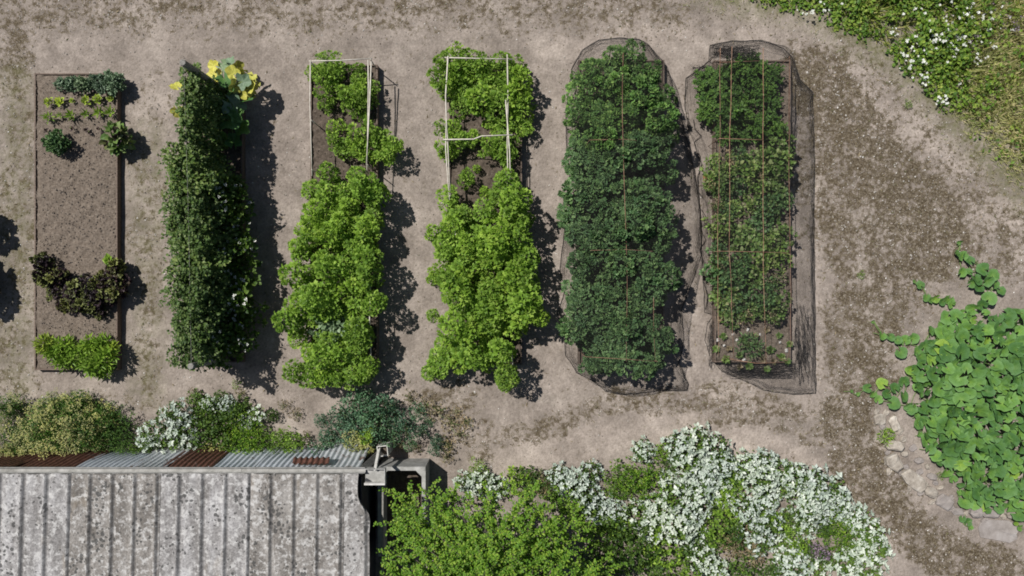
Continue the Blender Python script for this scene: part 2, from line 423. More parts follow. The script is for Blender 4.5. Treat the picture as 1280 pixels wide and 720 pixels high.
def rosettes(acc, centers, normals, rng, rr, nl, T, size, mat, droop=(0.1, 1.35), mats=None):
    """rosettes of leaves: centers (k,3), normals (k,3); leaf size in metres"""
    for c, nrm, q in zip(centers, normals, range(len(centers))):
        n = nl if np.isscalar(nl) else rng.randint(nl[0], nl[1])
        nrm = nrm / np.linalg.norm(nrm)
        ref = np.array([1, 0, 0]) if abs(nrm[0]) < .8 else np.array([0, 1, 0])
        u = np.cross(nrm, ref); u /= np.linalg.norm(u); v = np.cross(nrm, u)
        i = np.arange(n); az = i * 2.399 + rng.uniform(0, 6); t = (i + .5) / n
        tilt = droop[0] + (droop[1] - droop[0]) * t + rng.normal(0, .16, n)
        out = np.cos(az)[:, None] * u + np.sin(az)[:, None] * v
        ax = np.sin(tilt)[:, None] * out + np.cos(tilt)[:, None] * nrm
        up = nrm[None] + .35 * rng.normal(0, 1, (n, 3))
        pos = c + out * (rr * t * .55)[:, None] - nrm[None] * (rr * t * .35)[:, None]
        acc.leaves(T, pos, ax, up, rng.uniform(size[0], size[1], n), mat if mats is None else mats[q % len(mats)])

def clump(seed, nros, rx, h, rr, nl, T, size, mats, droop=(.1, 1.35), lo=.15, z0=.25, rmin=.75, under=40, stems=12, ry=None, matidx=None, name='plant_foliage'):
    """a leafy plant: rosettes spread over a dome, loose leaves inside it, stems from the ground"""
    rng = np.random.RandomState(seed); A = Acc(); ry = ry or rx
    # evenly spaced dome points
    i = np.arange(nros) + .5; z = 1 - (1 - lo) * i / nros; t = i * 2.399963 + rng.uniform(0, 6)
    d = np.c_[np.sqrt(1 - z * z) * np.cos(t), np.sqrt(1 - z * z) * np.sin(t), z] + rng.normal(0, .09, (nros, 3))
    rad = rng.uniform(rmin, 1.06, nros)[:, None]
    c = d * rad * np.array([rx, ry, h * (1 - z0)]) + np.array([0, 0, h * z0])
    nr = d * np.array([1, 1, .6]) + np.array([0, 0, .75]) + rng.normal(0, .18, (nros, 3))
    rosettes(A, c, nr, rng, rr, nl, T, size, 0, droop, matidx)
    if under:
        d = hemi(under, rng, 0); c2 = d * rng.uniform(.3, .85, (under, 1)) * np.array([rx, ry, h * .8])
        A.leaves(T, c2, rng.normal(0, 1, (under, 3)) * [1, 1, .4], np.tile([0, 0, 1.], (under, 1)) + rng.normal(0, .4, (under, 3)), rng.uniform(size[0], size[1], under), 0)
    for k in range(stems):
        e = c[rng.randint(len(c))]; m_ = e * [.45, .45, .6] + rng.normal(0, .01, 3)
        A.tube([(0 + rng.normal(0, .015), rng.normal(0, .015), -.02), m_, e], [.007, .005, .003], 4, 1 if len(mats) > 1 else 0, cap=False)
    return A.mesh(name, mats)

SHORT = {
 'white daisy-like flower standing in the green verge': 'white daisy-like flower on the green verge',
 'grey-green plant with pale tips amid the bright stand of the third bed': 'grey-green pale-tipped plant in the third bed',
 'darker fennel-like plant cut by the left edge of the photo': 'fennel-like plant at the left photo edge',
 'dusky purple plant near the bottom of the white drift': 'dusky purple plant in the white drift',
 'tiny white-leaved plant beside the dark feathery bushes': 'tiny white-leaved plant by dark feathery bushes',
 'small blue-green shrub just right of the concrete bin top': 'small blue-green shrub by the concrete bin',
 'straw-coloured spent plant between the tree and the white drift': 'straw-coloured plant beside the white drift',
 'blue-green brassica in the row along the top of the leftmost bed': 'blue-green brassica at the top of the leftmost bed',
 'lime green seedling in the upper row of six on bare soil': 'lime green seedling in the upper seedling row',
 'spiky green seedling in the row below the lime green ones': 'spiky green seedling in the lower seedling row',
 'tiny dark purple seedling between the green bush and the ragged one': 'tiny dark purple seedling on bare soil',
 'dark purple leafy plant in the clump across the lower middle of the leftmost bed': 'dark purple plant in the leftmost bed',
 'bright green jagged salad plant in the row at the foot of the leftmost bed': 'bright jagged salad plant, foot of leftmost bed',
 'dark purple plant at the left rim of the photo, beside the leftmost bed': 'dark purple plant at the photo left rim',
 'white-flowered bushy plant leaning out of the right flank of the tall row': 'white-flowered plant right of the tall climbing row',
 'bright green lobed-leaf plant in the dense lower stand of the third bed': "bright leafy plant, third bed's dense lower stand",
 'bright green lobed-leaf plant inside the cane frame of the third bed': "bright leafy plant in third bed's cane frame",
 'bright green lobed-leaf plant in the dense lower stand of the fourth bed': "bright leafy plant, fourth bed's dense lower stand",
 'bright green lobed-leaf plant inside the cane frame of the fourth bed': "bright leafy plant in fourth bed's stick frame",
 'yellowish lobed-leaf plant scattered through the fourth bed': 'yellowish leafy plant in the fourth bed',
 'tightly curled kale above the first crossbar under the net of the fifth bed': "tightly curled kale atop the netted fifth bed",
 'dark loose-leaved kale below the first crossbar in the fifth bed': 'looser dark kale low in the fifth bed',
 'fine feathery-leaved plant filling the top of the sixth bed under the net': 'feathery plant atop the netted sixth bed',
 'dull green small-leaved plant just below the upper crossbar in the sixth bed': "dull small-leaved plant, sixth bed's upper middle",
 'green leafy plant around the lower crossbar in the sixth bed': "green plant by sixth bed's lower crossbar",
 'small withered plant on the stony soil at the foot of the sixth bed': 'small withered plant, foot of sixth bed',
 'white-leaved woolly mound in the big drift along the bottom border': 'white-leaved mound in the big bottom drift',
 'white-leaved mound behind the yellow-green tree, right of the concrete bin': 'white-leaved mound above the yellow-green tree',
 'yellow-green mound between two arms of the white drift': "yellow-green mound left in the white drift",
 'yellow-green mound among white plants near the right end of the drift': "yellow-green mound right in the white drift",
 'mid green leafy mound between the white drift and the tree': 'mid green mound in the bottom border',
 'faded brown spent plant in the middle of the white drift': 'faded brown plant amid the white drift',
 'olive-yellow fennel-like plant with flat flower heads against the shed wall': 'olive-yellow fennel-like plant by the tin wall',
 'dark green feathery bush right of the olive fennel': 'dark feathery bush right of the fennel',
 'white-leaved plant in the mixed clump against the middle of the shed wall': 'white-leaved plant at the tin wall middle',
 'green leafy plant mixed with white ones against the shed wall': 'green plant at the tin wall middle',
 'compact fresh green bush just left of the blue-green one': 'compact fresh green bush by the tin wall',
 'yellowing spent plant left of the compact green bush': 'yellowing plant left of compact green bush',
 'blue-green feathery shrub clump at the right end of the shed wall': 'blue-green shrub by the shed corner',
 'yellow-tipped leafy plant below the blue-green shrubs': 'yellow-tipped plant below the blue-green shrubs',
 'dry brown weed on the bare ground right of the blue-green shrubs': 'dry brown weed right of blue-green shrubs',
 'small dry weed in the gap between the wall plants and the beds': 'small dry weed above the wall plants',
 'light green weed just above the white plants beside the tree': 'light green weed above the tree',
 'bright green weed beside the oblong tan stone': 'bright green weed by the oblong stone',
}
ORD = ['first', 'second', 'third', 'fourth', 'fifth', 'sixth', 'seventh', 'eighth', 'ninth', 'tenth', 'eleventh', 'twelfth', 'thirteenth', 'fourteenth', 'fifteenth', 'sixteenth', 'seventeenth', 'eighteenth', 'nineteenth', 'twentieth']
def place_labels(base, pts):
    """each plant of a stand told apart by its row from the top and its place in the row"""
    n = len(pts); xs = [p[0] for p in pts]; ys = [p[1] for p in pts]; W_ = max(xs) - min(xs); H_ = max(ys) - min(ys)
    if H_ < .35 * W_ and n < 16: rows = [list(range(n))]
    else:
        step = max(12, H_ / max(1, round((n * (H_ + 20) / (W_ + 20)) ** .5))); rows = {}
        for i, y in enumerate(ys): rows.setdefault(int((y - min(ys)) / step), []).append(i)
        rows = [rows[k] for k in sorted(rows)]
        if max(len(q) for q in rows) > 20 or len(rows) > 20:
            o_ = sorted(range(n), key=lambda i: ys[i]); c_ = max(9, -(-n // 19)); rows = [o_[k:k + c_] for k in range(0, n, c_)]
    out = [None] * n; base = ' '.join(SHORT.get(base, base).split()[:9])
    for ri, r_ in enumerate(rows):
        r_ = sorted(r_, key=lambda i: xs[i])
        for ci, i in enumerate(r_):
            place = 'only one' if len(r_) == 1 else ('leftmost' if ci == 0 else 'rightmost' if ci == len(r_) - 1 else ORD[ci] + ' from left')
            row = '' if len(rows) == 1 else (', top row' if ri == 0 else ', bottom row' if ri == len(rows) - 1 else ', row ' + ['', '', 'two', 'three', 'four', 'five', 'six', 'seven', 'eight', 'nine', 'ten', 'eleven', 'twelve', 'thirteen', 'fourteen', 'fifteen', 'sixteen', 'seventeen', 'eighteen', 'nineteen', 'twenty'][ri + 1] + ' from top')
            out[i] = base + ', ' + place + row
    return out

def scatter_plants(name, meshes, pts, label, cat, group, h=.5, sc=(.85, 1.15), zbase=0.0, seed=1, labels=None):
    rng = random.Random(seed); out = []; n_ = len(pts)
    if labels is None and group and len(pts) > 1: labels = place_labels(label, pts)
    for k, p in enumerate(pts):
        px, py = p[0], p[1]; s = (p[2] if len(p) > 2 else 1) * rng.uniform(*sc)
        zb = zbase; x, y = P(px, py, zb + h * s * .7)
        o = obj(name, meshes[rng.randrange(len(meshes))], None, (x, y, zb), rng.uniform(0, 6.28), s)
        o.rotation_euler = (rng.uniform(-.08, .08), rng.uniform(-.08, .08), rng.uniform(0, 6.28)); o.scale[2] = s * rng.choice([.66, .82, 1, 1.06, 1.14]) if n_ > 6 else s
        tag(o, labels[k] if labels else label, cat, group); out.append(o)
    return out

# ================================================================== THE SETTING: gravel ground
VERGE = [(860, -60), (880, -10), (905, 2), (960, 12), (1012, 20), (1060, 50), (1120, 84), (1160, 125), (1195, 160), (1230, 200), (1285, 252), (1420, 360), (1700, 560), (1700, -500), (860, -500)]
def mossmask(px, py):
    n1 = vnoise(px, py, 1 / 60, 4); n2 = vnoise(px + 500, py, 1 / 22, 3)
    wx = px + (n1 - .5) * 60; wy = py + (n2 - .5) * 24
    m = np.zeros(px.shape) + .06
    top = sstep(64, 22, wy + .012 * px * 0) * .5 * (1 - .8 * sstep(820, 900, px)); m = np.maximum(m, top)
    m = np.maximum(m, .55 * sstep(60, 20, np.hypot(wx - 20, (wy - 70) * .7)))
    def stroke(pts, wdt, s, soft=.5):
        return s * sstep(wdt, wdt * (1 - soft), seg_dist(wx, wy, pts))
    for pts, wd, s in (
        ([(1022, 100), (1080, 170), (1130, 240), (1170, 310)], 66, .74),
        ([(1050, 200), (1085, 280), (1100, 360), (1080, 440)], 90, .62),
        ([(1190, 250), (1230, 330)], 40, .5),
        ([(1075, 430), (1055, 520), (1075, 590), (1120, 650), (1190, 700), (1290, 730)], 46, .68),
        ([(900, 500), (1000, 525), (1060, 540)], 36, .52),
        ([(640, 548), (690, 535), (740, 505), (860, 500)], 24, .5),
        ([(185, 180), (182, 480)], 26, .42),
        ([(20, 100), (22, 480)], 40, .42),
        ([(180, 100), (200, 160)], 22, .25),
        ([(60, 505), (200, 500)], 16, .3),
        ([(560, 500), (600, 560)], 30, .45),
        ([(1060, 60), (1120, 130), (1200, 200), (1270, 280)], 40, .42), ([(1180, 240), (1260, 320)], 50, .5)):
        m = np.maximum(m, stroke(pts, wd, s))
    return m * .95
def axis(lo, hi, fine, far):
    a = np.arange(lo, hi + 1e-6, fine); g = []; s = fine; x = hi
    while x < far: s *= 1.35; x += s; g.append(x)
    g2 = []; s = fine; x = lo
    while x > -far: s *= 1.35; x -= s; g2.append(x)
    return np.array(g2[::-1] + list(a) + g)
gx = axis(-8.2, 8.2, .05, 400); gy = axis(-4.9, 4.9, .05, 400)
X, Y = np.meshgrid(gx, gy)
PX = X * PPM + 640; PY = 360 - Y * PPM
inn = (np.abs(X) < 9) & (np.abs(Y) < 6)
Z = np.where(inn, (vnoise(X, Y, 1.1, 3) - .5) * .03 + (vnoise(X + 9, Y, 9, 2) - .5) * .012, 0) - .004
nx, ny = len(gx), len(gy)
A = Acc()
idx = np.arange(nx * ny).reshape(ny, nx)
q = np.stack([idx[:-1, :-1], idx[:-1, 1:], idx[1:, 1:], idx[1:, :-1]], -1).reshape(-1, 4)
A.add(np.c_[X.ravel(), Y.ravel(), Z.ravel()], np.vstack([q[:, [0, 1, 2]], q[:, [0, 2, 3]]]))
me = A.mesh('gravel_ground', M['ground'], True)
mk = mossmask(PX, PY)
vg = inside(PX, PY, VERGE) * 1.0
vd = seg_dist(PX, PY, VERGE[:12])
green = np.clip(np.where(vg > 0, 1, sstep(30, 0, vd) * .7), 0, 1)
for a_, s_ in (([(20, 100), (22, 480)], .5), ([(185, 170), (185, 490)], .45)):
    green = np.maximum(green, s_ * sstep(36, 8, seg_dist(PX, PY, a_)))
pale = np.zeros(PX.shape)
for pts, wd, s in (([(950, 40), (1050, 80), (1150, 170), (1230, 250), (1300, 320)], 40, .9), ([(590, 590), (700, 560), (850, 530), (960, 560), (1050, 610), (1110, 680)], 30, 1.),
                   ([(1020, 130), (1020, 480)], 16, .8), ([(860, 480), (1010, 510)], 24, .8), ([(680, 60), (860, 40)], 22, .8), ([(690, 100), (690, 480)], 18, .5), ([(860, 120), (868, 470)], 16, .5)):
    pale = np.maximum(pale, s * sstep(wd, wd * .3, seg_dist(PX, PY, pts)))
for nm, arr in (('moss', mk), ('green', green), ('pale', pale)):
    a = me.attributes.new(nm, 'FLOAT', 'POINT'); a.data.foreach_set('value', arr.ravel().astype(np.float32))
ground = tag(obj('ground', me), kind='structure')
def gz(x, y):
    return (vnoise(x, y, 1.1, 3) - .5) * .03 + (vnoise(np.asarray(x) + 9, y, 9, 2) - .5) * .012 - .004

# bed outlines in photograph pixels at ground level
BEDS = [('first', 49, 152, 94, 462), ('second', 246, 307, 104, 452), ('third', 391, 474, 84, 452), ('fourth', 562, 652, 82, 455), ('fifth', 722, 828, 78, 455), ('sixth', 890, 985, 78, 452)]

# pebbles and grit: uncountable
rng = np.random.RandomState(11)
ICO_V = []; g_ = (1 + 5 ** .5) / 2
OCT = (np.array([(1, 0, 0), (-1, 0, 0), (0, 1, 0), (0, -1, 0), (0, 0, .7), (0, 0, -.7), (.6, .6, .35), (-.6, -.6, .3)], float),
       np.array([(6, 2, 4), (0, 6, 4), (0, 2, 6), (2, 1, 4), (1, 7, 4), (7, 3, 4), (1, 3, 7), (3, 0, 4)]))
def grit(n, region, smin, smax, seed, zf):
    rng = np.random.RandomState(seed); A = Acc()
    x = rng.uniform(region[0], region[1], n); y = rng.uniform(region[2], region[3], n)
    px = x * PPM + 640; py = 360 - y * PPM
    ok = np.ones(n, bool)
    for _, x0, x1, y0, y1 in BEDS: ok &= ~((px > x0 - 3) & (px < x1 + 3) & (py > y0 - 3) & (py < y1 + 3))
    ok &= ~inside(px, py, VERGE)
    ok &= rng.rand(n) < (.1 + 1.3 * mossmask(px, py))
    x = x[ok]; y = y[ok]; n = len(x)
    an = rng.uniform(0, 6.28, n); ax = np.c_[np.cos(an), np.sin(an), rng.normal(0, .2, n)]
    A.leaves(OCT, np.c_[x, y, gz(x, y) + .001], ax, np.tile([0, 0, 1.], (n, 1)), smin + (smax - smin) * rng.rand(n) ** 4)
    return A
A = grit(60000, (-7.9, 7.9, -4.6, 4.6), .004, .017, 5, 1)
tag(obj('gravel', A.mesh('gravel_bits', M['pebble'])), 'small loose stones scattered over the bare paths', 'gravel', kind='stuff')

def litter(n, seed):
    rng = np.random.RandomState(seed); px = rng.uniform(-40, 1320, n); py = rng.uniform(-30, 750, n)
    ok = ~inside(px, py, VERGE)
    for _, x0, x1, y0, y1 in BEDS: ok &= ~((px > x0 - 2) & (px < x1 + 2) & (py > y0 - 2) & (py < y1 + 2))
    ed = seg_dist(px, py, VERGE[:12])
    ok &= rng.rand(n) < np.clip(.10 + .75 * mossmask(px, py) + .9 * sstep(70, 5, ed), 0, 1)
    px, py = px[ok], py[ok]; x = (px - 640) / PPM; y = (360 - py) / PPM; k = len(x); a = rng.uniform(0, 6.28, k); A = Acc()
    ax = np.c_[np.cos(a), np.sin(a), rng.uniform(0, .5, k)]; up = np.tile([0, 0, 1.], (k, 1)) + rng.normal(0, .25, (k, 3)); c = rng.rand(k)
    for T, lo, hi, s0, s1, mi in ((T_NAR, 0, .45, .02, .06, 0), (T_OVA, .45, .8, .008, .022, 1), (T_DIA, .8, 1, .008, .018, 2)):
        m_ = (c >= lo) & (c < hi); j = m_.sum()
        A.leaves(T, np.c_[x[m_], y[m_], gz(x[m_], y[m_]) + .004], ax[m_], up[m_], rng.uniform(s0, s1, j), mi)
    return A.mesh('ground_litter', [M['dry'], M['deadleaf'], M['mossbit']])
tag(obj('litter', litter(30000, 8)), 'dry stalks, dead leaf crumbs and moss bits on the gravel', 'litter', kind='stuff')

# ================================================================== raised beds
def soilmesh(w_, l_, seed, amp=.02, step=.03):
    xs = np.linspace(-w_ / 2, w_ / 2, max(6, int(w_ / step))); ys = np.linspace(-l_ / 2, l_ / 2, int(l_ / step))
    X, Y = np.meshgrid(xs, ys); Z = (vnoise(X + seed * 3, Y, 14, 3) - .5) * amp * 2 + (vnoise(X, Y + seed, 2.5, 2) - .5) * .03
    A = Acc(); idx = np.arange(X.size).reshape(X.shape)
    q = np.stack([idx[:-1, :-1], idx[:-1, 1:], idx[1:, 1:], idx[1:, :-1]], -1).reshape(-1, 4)
    A.add(np.c_[X.ravel(), Y.ravel(), Z.ravel()], np.vstack([q[:, [0, 1, 2]], q[:, [0, 2, 3]]]))
    return A
def raised_bed(k, label, hb=.13, sm='soil', amp=.02, clods=0, sink=.035):
    nm, x0, x1, y0, y1 = BEDS[k]
    ax, ay = P((x0 + x1) / 2, (y0 + y1) / 2); W = (x1 - x0) / PPM; L = (y1 - y0) / PPM; t = .02
    b = thing('raised_bed', label, 'garden bed', (ax, ay, 0))
    for (a0, a1, b0, b1) in ((-W / 2, -W / 2 + t, -L / 2, L / 2), (W / 2 - t, W / 2, -L / 2, L / 2), (-W / 2 + t, W / 2 - t, L / 2 - t, L / 2 - .002), (-W / 2 + t, W / 2 - t, -L / 2 + .002, -L / 2 + t)):
        A = Acc(); cx, cy = (a0 + a1) / 2, (b0 + b1) / 2
        A.box(a0 - cx, a1 - cx, b0 - cy, b1 - cy, -.03, hb); o = obj('board', A.mesh('bed_board', M['board']), b, (cx, cy, 0))
        o.rotation_euler[0 if a1 - a0 > .1 else 1] = random.uniform(-.04, .04)
    s = obj('soil', soilmesh(W - 2 * t - .01, L - 2 * t - .01, k, amp).mesh('bed_soil', M[sm], True), b, (0, 0, hb - sink))
    if clods:
        rng = np.random.RandomState(k); A = Acc(); x = rng.uniform(-W / 2 + .06, W / 2 - .06, clods); y = rng.uniform(-L / 2 + .06, L / 2 - .06, clods)
        an = rng.uniform(0, 6.28, clods)
        A.leaves(OCT, np.c_[x, y, hb - sink + .002 + rng.uniform(-.004, .004, clods)], np.c_[np.cos(an), np.sin(an), rng.normal(0, .3, clods)], np.tile([0, 0, 1.], (clods, 1)) + rng.normal(0, .2, (clods, 3)), .003 + .011 * rng.rand(clods) ** 2.5)
        tag(obj('clods', A.mesh('soil_clods', M['clod']), s), kind='stuff')
    return b
raised_bed(0, 'board-edged bed, mostly bare raked soil, leftmost of the six', hb=.115, amp=.024, clods=3800, sink=.018)
raised_bed(1, 'board-edged bed under the tall climbing row with grey end posts', sm='darksoil')
raised_bed(2, 'board-edged bed with a pale cane frame on its north end and bright leafy crop', sm='darksoil', amp=.03, clods=900)
raised_bed(3, 'board-edged bed with a pale cane frame crossed by a crooked middle stick', sm='darksoil', amp=.03, clods=900)
raised_bed(4, 'board-edged bed full of dark green kale under a black net', sm='darksoil')
raised_bed(5, 'board-edged bed with mixed crops under a net on rusty rods, rightmost of the six', sm='soil', amp=.03, clods=900)
# stray wide plank along the third bed
A = Acc(); A.box(-.045, .045, -.75, .75, 0, .1)
x, y = P(393.5, 155); 

# ================================================================== bed 1 crops
ZB = .12
cab = [clump(20 + i, 9, .13, .16, .06, 8, T_CUR, (.05, .085), [M['sage'], M['stem']], under=8, stems=3, z0=.3) for i in range(3)]
scatter_plants('cabbage_plant', cab, [(75, 103, .75), (88, 103, .85), (102, 105, .85), (114, 102, .8), (126, 103, .85), (139, 102, .9), (148, 104, .6)], 'blue-green brassica in the row along the top of the leftmost bed', 'brassica', 'blue-green brassicas in the leftmost bed', .2, zbase=ZB, seed=1)
def seedling(seed, mat, T, n, s):
    rng = np.random.RandomState(seed); A = Acc()
    rosettes(A, np.array([[0, 0, .02]]), np.array([[0, 0, 1.]]), rng, .02, n, T, s, 0, (.4, 1.3)); return A.mesh('seedling_leaves', [M[mat]])
lime = [seedling(30 + i, 'limebright', T_OVA, 10, (.055, .085)) for i in range(2)]
spk = [seedling(40 + i, 'limey', T_LAN, 12, (.07, .12)) for i in range(2)]
scatter_plants('lettuce_seedling', lime, [(60, 127), (74, 127), (90, 126, .65), (107, 125), (122, 124), (138, 123)], 'lime green seedling in the upper row of six on bare soil', 'seedling', 'row of lime green seedlings', .05, zbase=.125, seed=2)
scatter_plants('leaf_seedling', spk, [(60, 146, 1.3), (75, 144, .8), (89, 144), (107, 143, .8), (123, 141, 1.05), (138, 140)], 'spiky green seedling in the row below the lime green ones', 'seedling', 'row of spiky green seedlings', .05, zbase=.125, seed=3)
dk = [seedling(50, 'purple', T_OVA, 8, (.03, .05))]
scatter_plants('purple_seedling', dk, [(91, 161), (108, 163), (112, 166, .7), (123, 161, .7), (58, 163, .8)], 'tiny dark purple seedling between the green bush and the ragged one', 'seedling', 'tiny dark purple seedlings', .03, zbase=ZB, seed=4)
bush = clump(60, 22, .15, .26, .06, 8, T_CUR, (.045, .07), [M['kale'], M['stem']])
o = scatter_plants('round_bush', [bush], [(69, 177)], 'small round dark green bush on the left edge of the bare soil', 'bush', None, .26, (1, 1), ZB, 5)
lett = clump(61, 9, .15, .24, .09, 8, T_OVA, (.08, .12), [M['mixleaf'], M['purple'], M['stem']], matidx=[0, 1, 0, 0])
scatter_plants('ragged_lettuce', [lett], [(144, 172, 1.1)], 'ragged olive and purple plant overhanging the right board of the leftmost bed', 'vegetable', None, .24, (1, 1), ZB, 6)
pur = [clump(70 + i, 12, .14, .24, .07, 8, T_CUR, (.05, .085), [M['purple'], M['olivepurple'], M['stem']], matidx=[0, 1, 0, 1, 0], under=30) for i in range(3)]
scatter_plants('purple_kale', pur, [(50, 328, .9), (52, 346), (70, 346, .9), (64, 366, .7), (86, 364), (97, 382, .85), (105, 356), (114, 374), (126, 350, .9), (130, 370, .9), (144, 356), (140, 335, .85), (78, 382, .7), (122, 390, .7)], 'dark purple leafy plant in the clump across the lower middle of the leftmost bed', 'vegetable', 'dark purple plants across the leftmost bed', .3, zbase=ZB, seed=7)
end = [clump(80 + i, 11, .14, .2, .07, 10, T_LAN, (.07, .12), [M['limebright' if i == 1 else 'limey'], M['stem']], under=20, droop=(.3, 1.5)) for i in range(3)]
sal = [seedling(85, 'limey', T_OVA, 16, (.07, .11))]
scatter_plants('salad_plant', end, [(54, 430), (66, 440), (80, 432), (78, 452, .8), (92, 445, 1.1), (104, 452, .8), (112, 432, .8), (125, 430), (130, 447, 1.1), (118, 458), (138, 436, .8), (128, 464, .8)], 'bright green jagged salad plant in the row at the foot of the leftmost bed', 'salad plant', 'bright green salad plants', .2, zbase=ZB, seed=8)
scatter_plants('yellow_lettuce', [seedling(86, 'limey', T_OVA, 18, (.06, .1))], [(134, 325)], 'yellow-green lettuce at the upper right of the purple clump', 'lettuce', None, .1, (1, 1), ZB + .12, 9)
# purple plants of the next bed, just outside the left of the frame: their shadows reach in
scatter_plants('purple_kale', pur, [(-46, 280, 1.7), (-46, 345, 1.9), (-50, 362, 1.8), (-42, 352, 1.5)], 'dark purple plant at the left rim of the photo, beside the leftmost bed', 'vegetable', 'dark purple plants at the left rim', .3, zbase=.1, seed=10)

# ================================================================== bed 2: climbing row on two posts
for (px, py, h_, lb) in ((228, 78, 1.40, 'grey round timber post at the top of the climbing row'), (238, 458, 1.30, 'grey round timber post at the foot of the climbing row')):
    x, y = P(px, py, h_); A = Acc(); A.tube([(0, 0, -.05), (.005, .004, h_ * .5), (0, 0, h_ - .008), (0, 0, h_)], [.047, .045, .043, .038], 10)
    tag(obj('timber_post', A.mesh('timber_post', M['post'], False), None, (x, y, 0)), lb, 'post')
x0, y0 = P(228, 78, 1.38); x1, y1 = P(238, 458, 1.28)
A = Acc(); A.tube([(x0, y0, 1.34), ((x0 + x1) / 2, (y0 + y1) / 2, 1.27), (x1, y1, 1.25)], .0022, 5)
tag(obj('support_wire', A.mesh('support_wire', M['post'])), 'sagging wire strung between the two grey posts', 'wire')
def climber(seed, h, tx, ty, n):
    rng = np.random.RandomState(seed); A = Acc()
    z = h * (1 - rng.rand(n) ** 1.25 * .97); bul = np.sqrt(np.clip(1 - (z / h - .35) ** 2 * 1.6, .08, 1))
    a = rng.uniform(0, 6.28, n); r = np.sqrt(rng.rand(n)) ** .5
    lump = .95 + .36 * np.sin(a * 3 + z * 8 + seed) + .25 * np.sin(z * 19 + a * 2 + seed)
    p = np.c_[tx * bul * r * lump * np.cos(a), ty * r * lump * np.sin(a), z + rng.normal(0, .02, n)]
    out = np.c_[np.cos(a), np.sin(a), rng.uniform(-.5, .6, n)] + rng.normal(0, .5, (n, 3))
    A.leaves(T_OVA, p, out, np.c_[np.cos(a) * .5, np.sin(a) * .5, np.ones(n)] + rng.normal(0, .4, (n, 3)), rng.uniform(.026, .058, n))
    for k in range(5):
        q = rng.randint(n); e = p[q]; A.tube([(rng.normal(0, .05), rng.normal(0, .1), -.03), e * [.5, .5, .5] + rng.normal(0, .02, 3), e], [.006, .004, .003], 4, 1, cap=False)
    for k in range(7):   # tendrils poking out above
        t_ = rng.uniform(-.9, .9); s_ = np.array([rng.normal(0, tx * .5), t_ * ty, h * .93])
        e = s_ + [rng.normal(0, .06), rng.normal(0, .05), rng.uniform(.04, .13)]
        A.leaves(T_DIA, s_ + (e - s_) * np.linspace(.2, 1, 6)[:, None], rng.normal(0, 1, (6, 3)), rng.normal(0, .4, (6, 3)) + [0, 0, 1], rng.uniform(.02, .035, 6))
    return A.mesh('climbing_foliage', [M['pea'], M['stem']])
thin = [climber(100 + i, 1.28, .13, .16, 1300) for i in range(3)]
fat = [climber(110 + i, 1.26, .33, .2, 2200) for i in range(4)]
rr_ = random.Random(4)
for k in range(17):
    t = (k + .3) / 17; py = 84 + t * 372
    px = 228 + t * 8; hh = 1.3
    x, y = P(px, py, 1.3)
    f_ = t > .3
    o = obj('climbing_pea', (fat if f_ else thin)[rr_.randrange(4 if f_ else 3)], None, (x + (-.06 if f_ else 0) + rr_.uniform(-.04, .04), y, .1), rr_.choice([0, math.pi]) + rr_.uniform(-.2, .2), (rr_.uniform(.88, 1.1) * (.8 if t > .93 else 1), 1, rr_.uniform(.82, 1.0)))
    tag(o, ('thick bushy climber in the tall row, ' if f_ else 'slender climber in the upper tall row, ') + (ORD[k] + ' from the top of the row' if k else 'topmost of the row'), 'climbing plant', 'bushy climbers of the tall row' if f_ else 'slender climbers of the tall row')
potf = []
for i in range(3):
    rng = np.random.RandomState(130 + i); me_ = None; A = Acc()
    i_ = 15; d = hemi(i_, rng, .2); c = d * [.22, .22, .42] + [0, 0, .12]
    rosettes(A, c, d * [1, 1, .6] + [0, 0, .7], rng, .09, 9, T_OVA, (.05, .085), 0)
    c2 = c[:9] * [1, 1, 1.05] + [0, 0, .05]
    for cc in c: A.tube([(0, 0, -.02), cc * [.4, .4, .6], cc], [.006, .005, .003], 4, 0, cap=False)
    for cc in c2:
        if rng.rand() < .6: rosettes(A, cc[None] + rng.normal(0, .03, (2, 3)), np.array([[0, 0, 1.], [.3, 0, 1.]]), rng, .012, 5, T_DIA, (.018, .026), 1, (.9, 1.4))
    potf.append(A.mesh('flowering_foliage', [M['shrub'], M['petal']]))
scatter_plants('flowering_potato', potf, [(292, 268), (300, 290), (285, 305), (304, 315), (296, 335), (308, 350), (290, 362), (306, 375), (298, 392), (310, 405), (286, 415), (300, 424), (282, 440), (268, 385), (262, 410), (275, 240), (290, 250), (262, 432)], 'white-flowered bushy plant leaning out of the right flank of the tall row', 'vegetable', 'white-flowered plants beside the tall row', .45, zbase=ZB, seed=12)

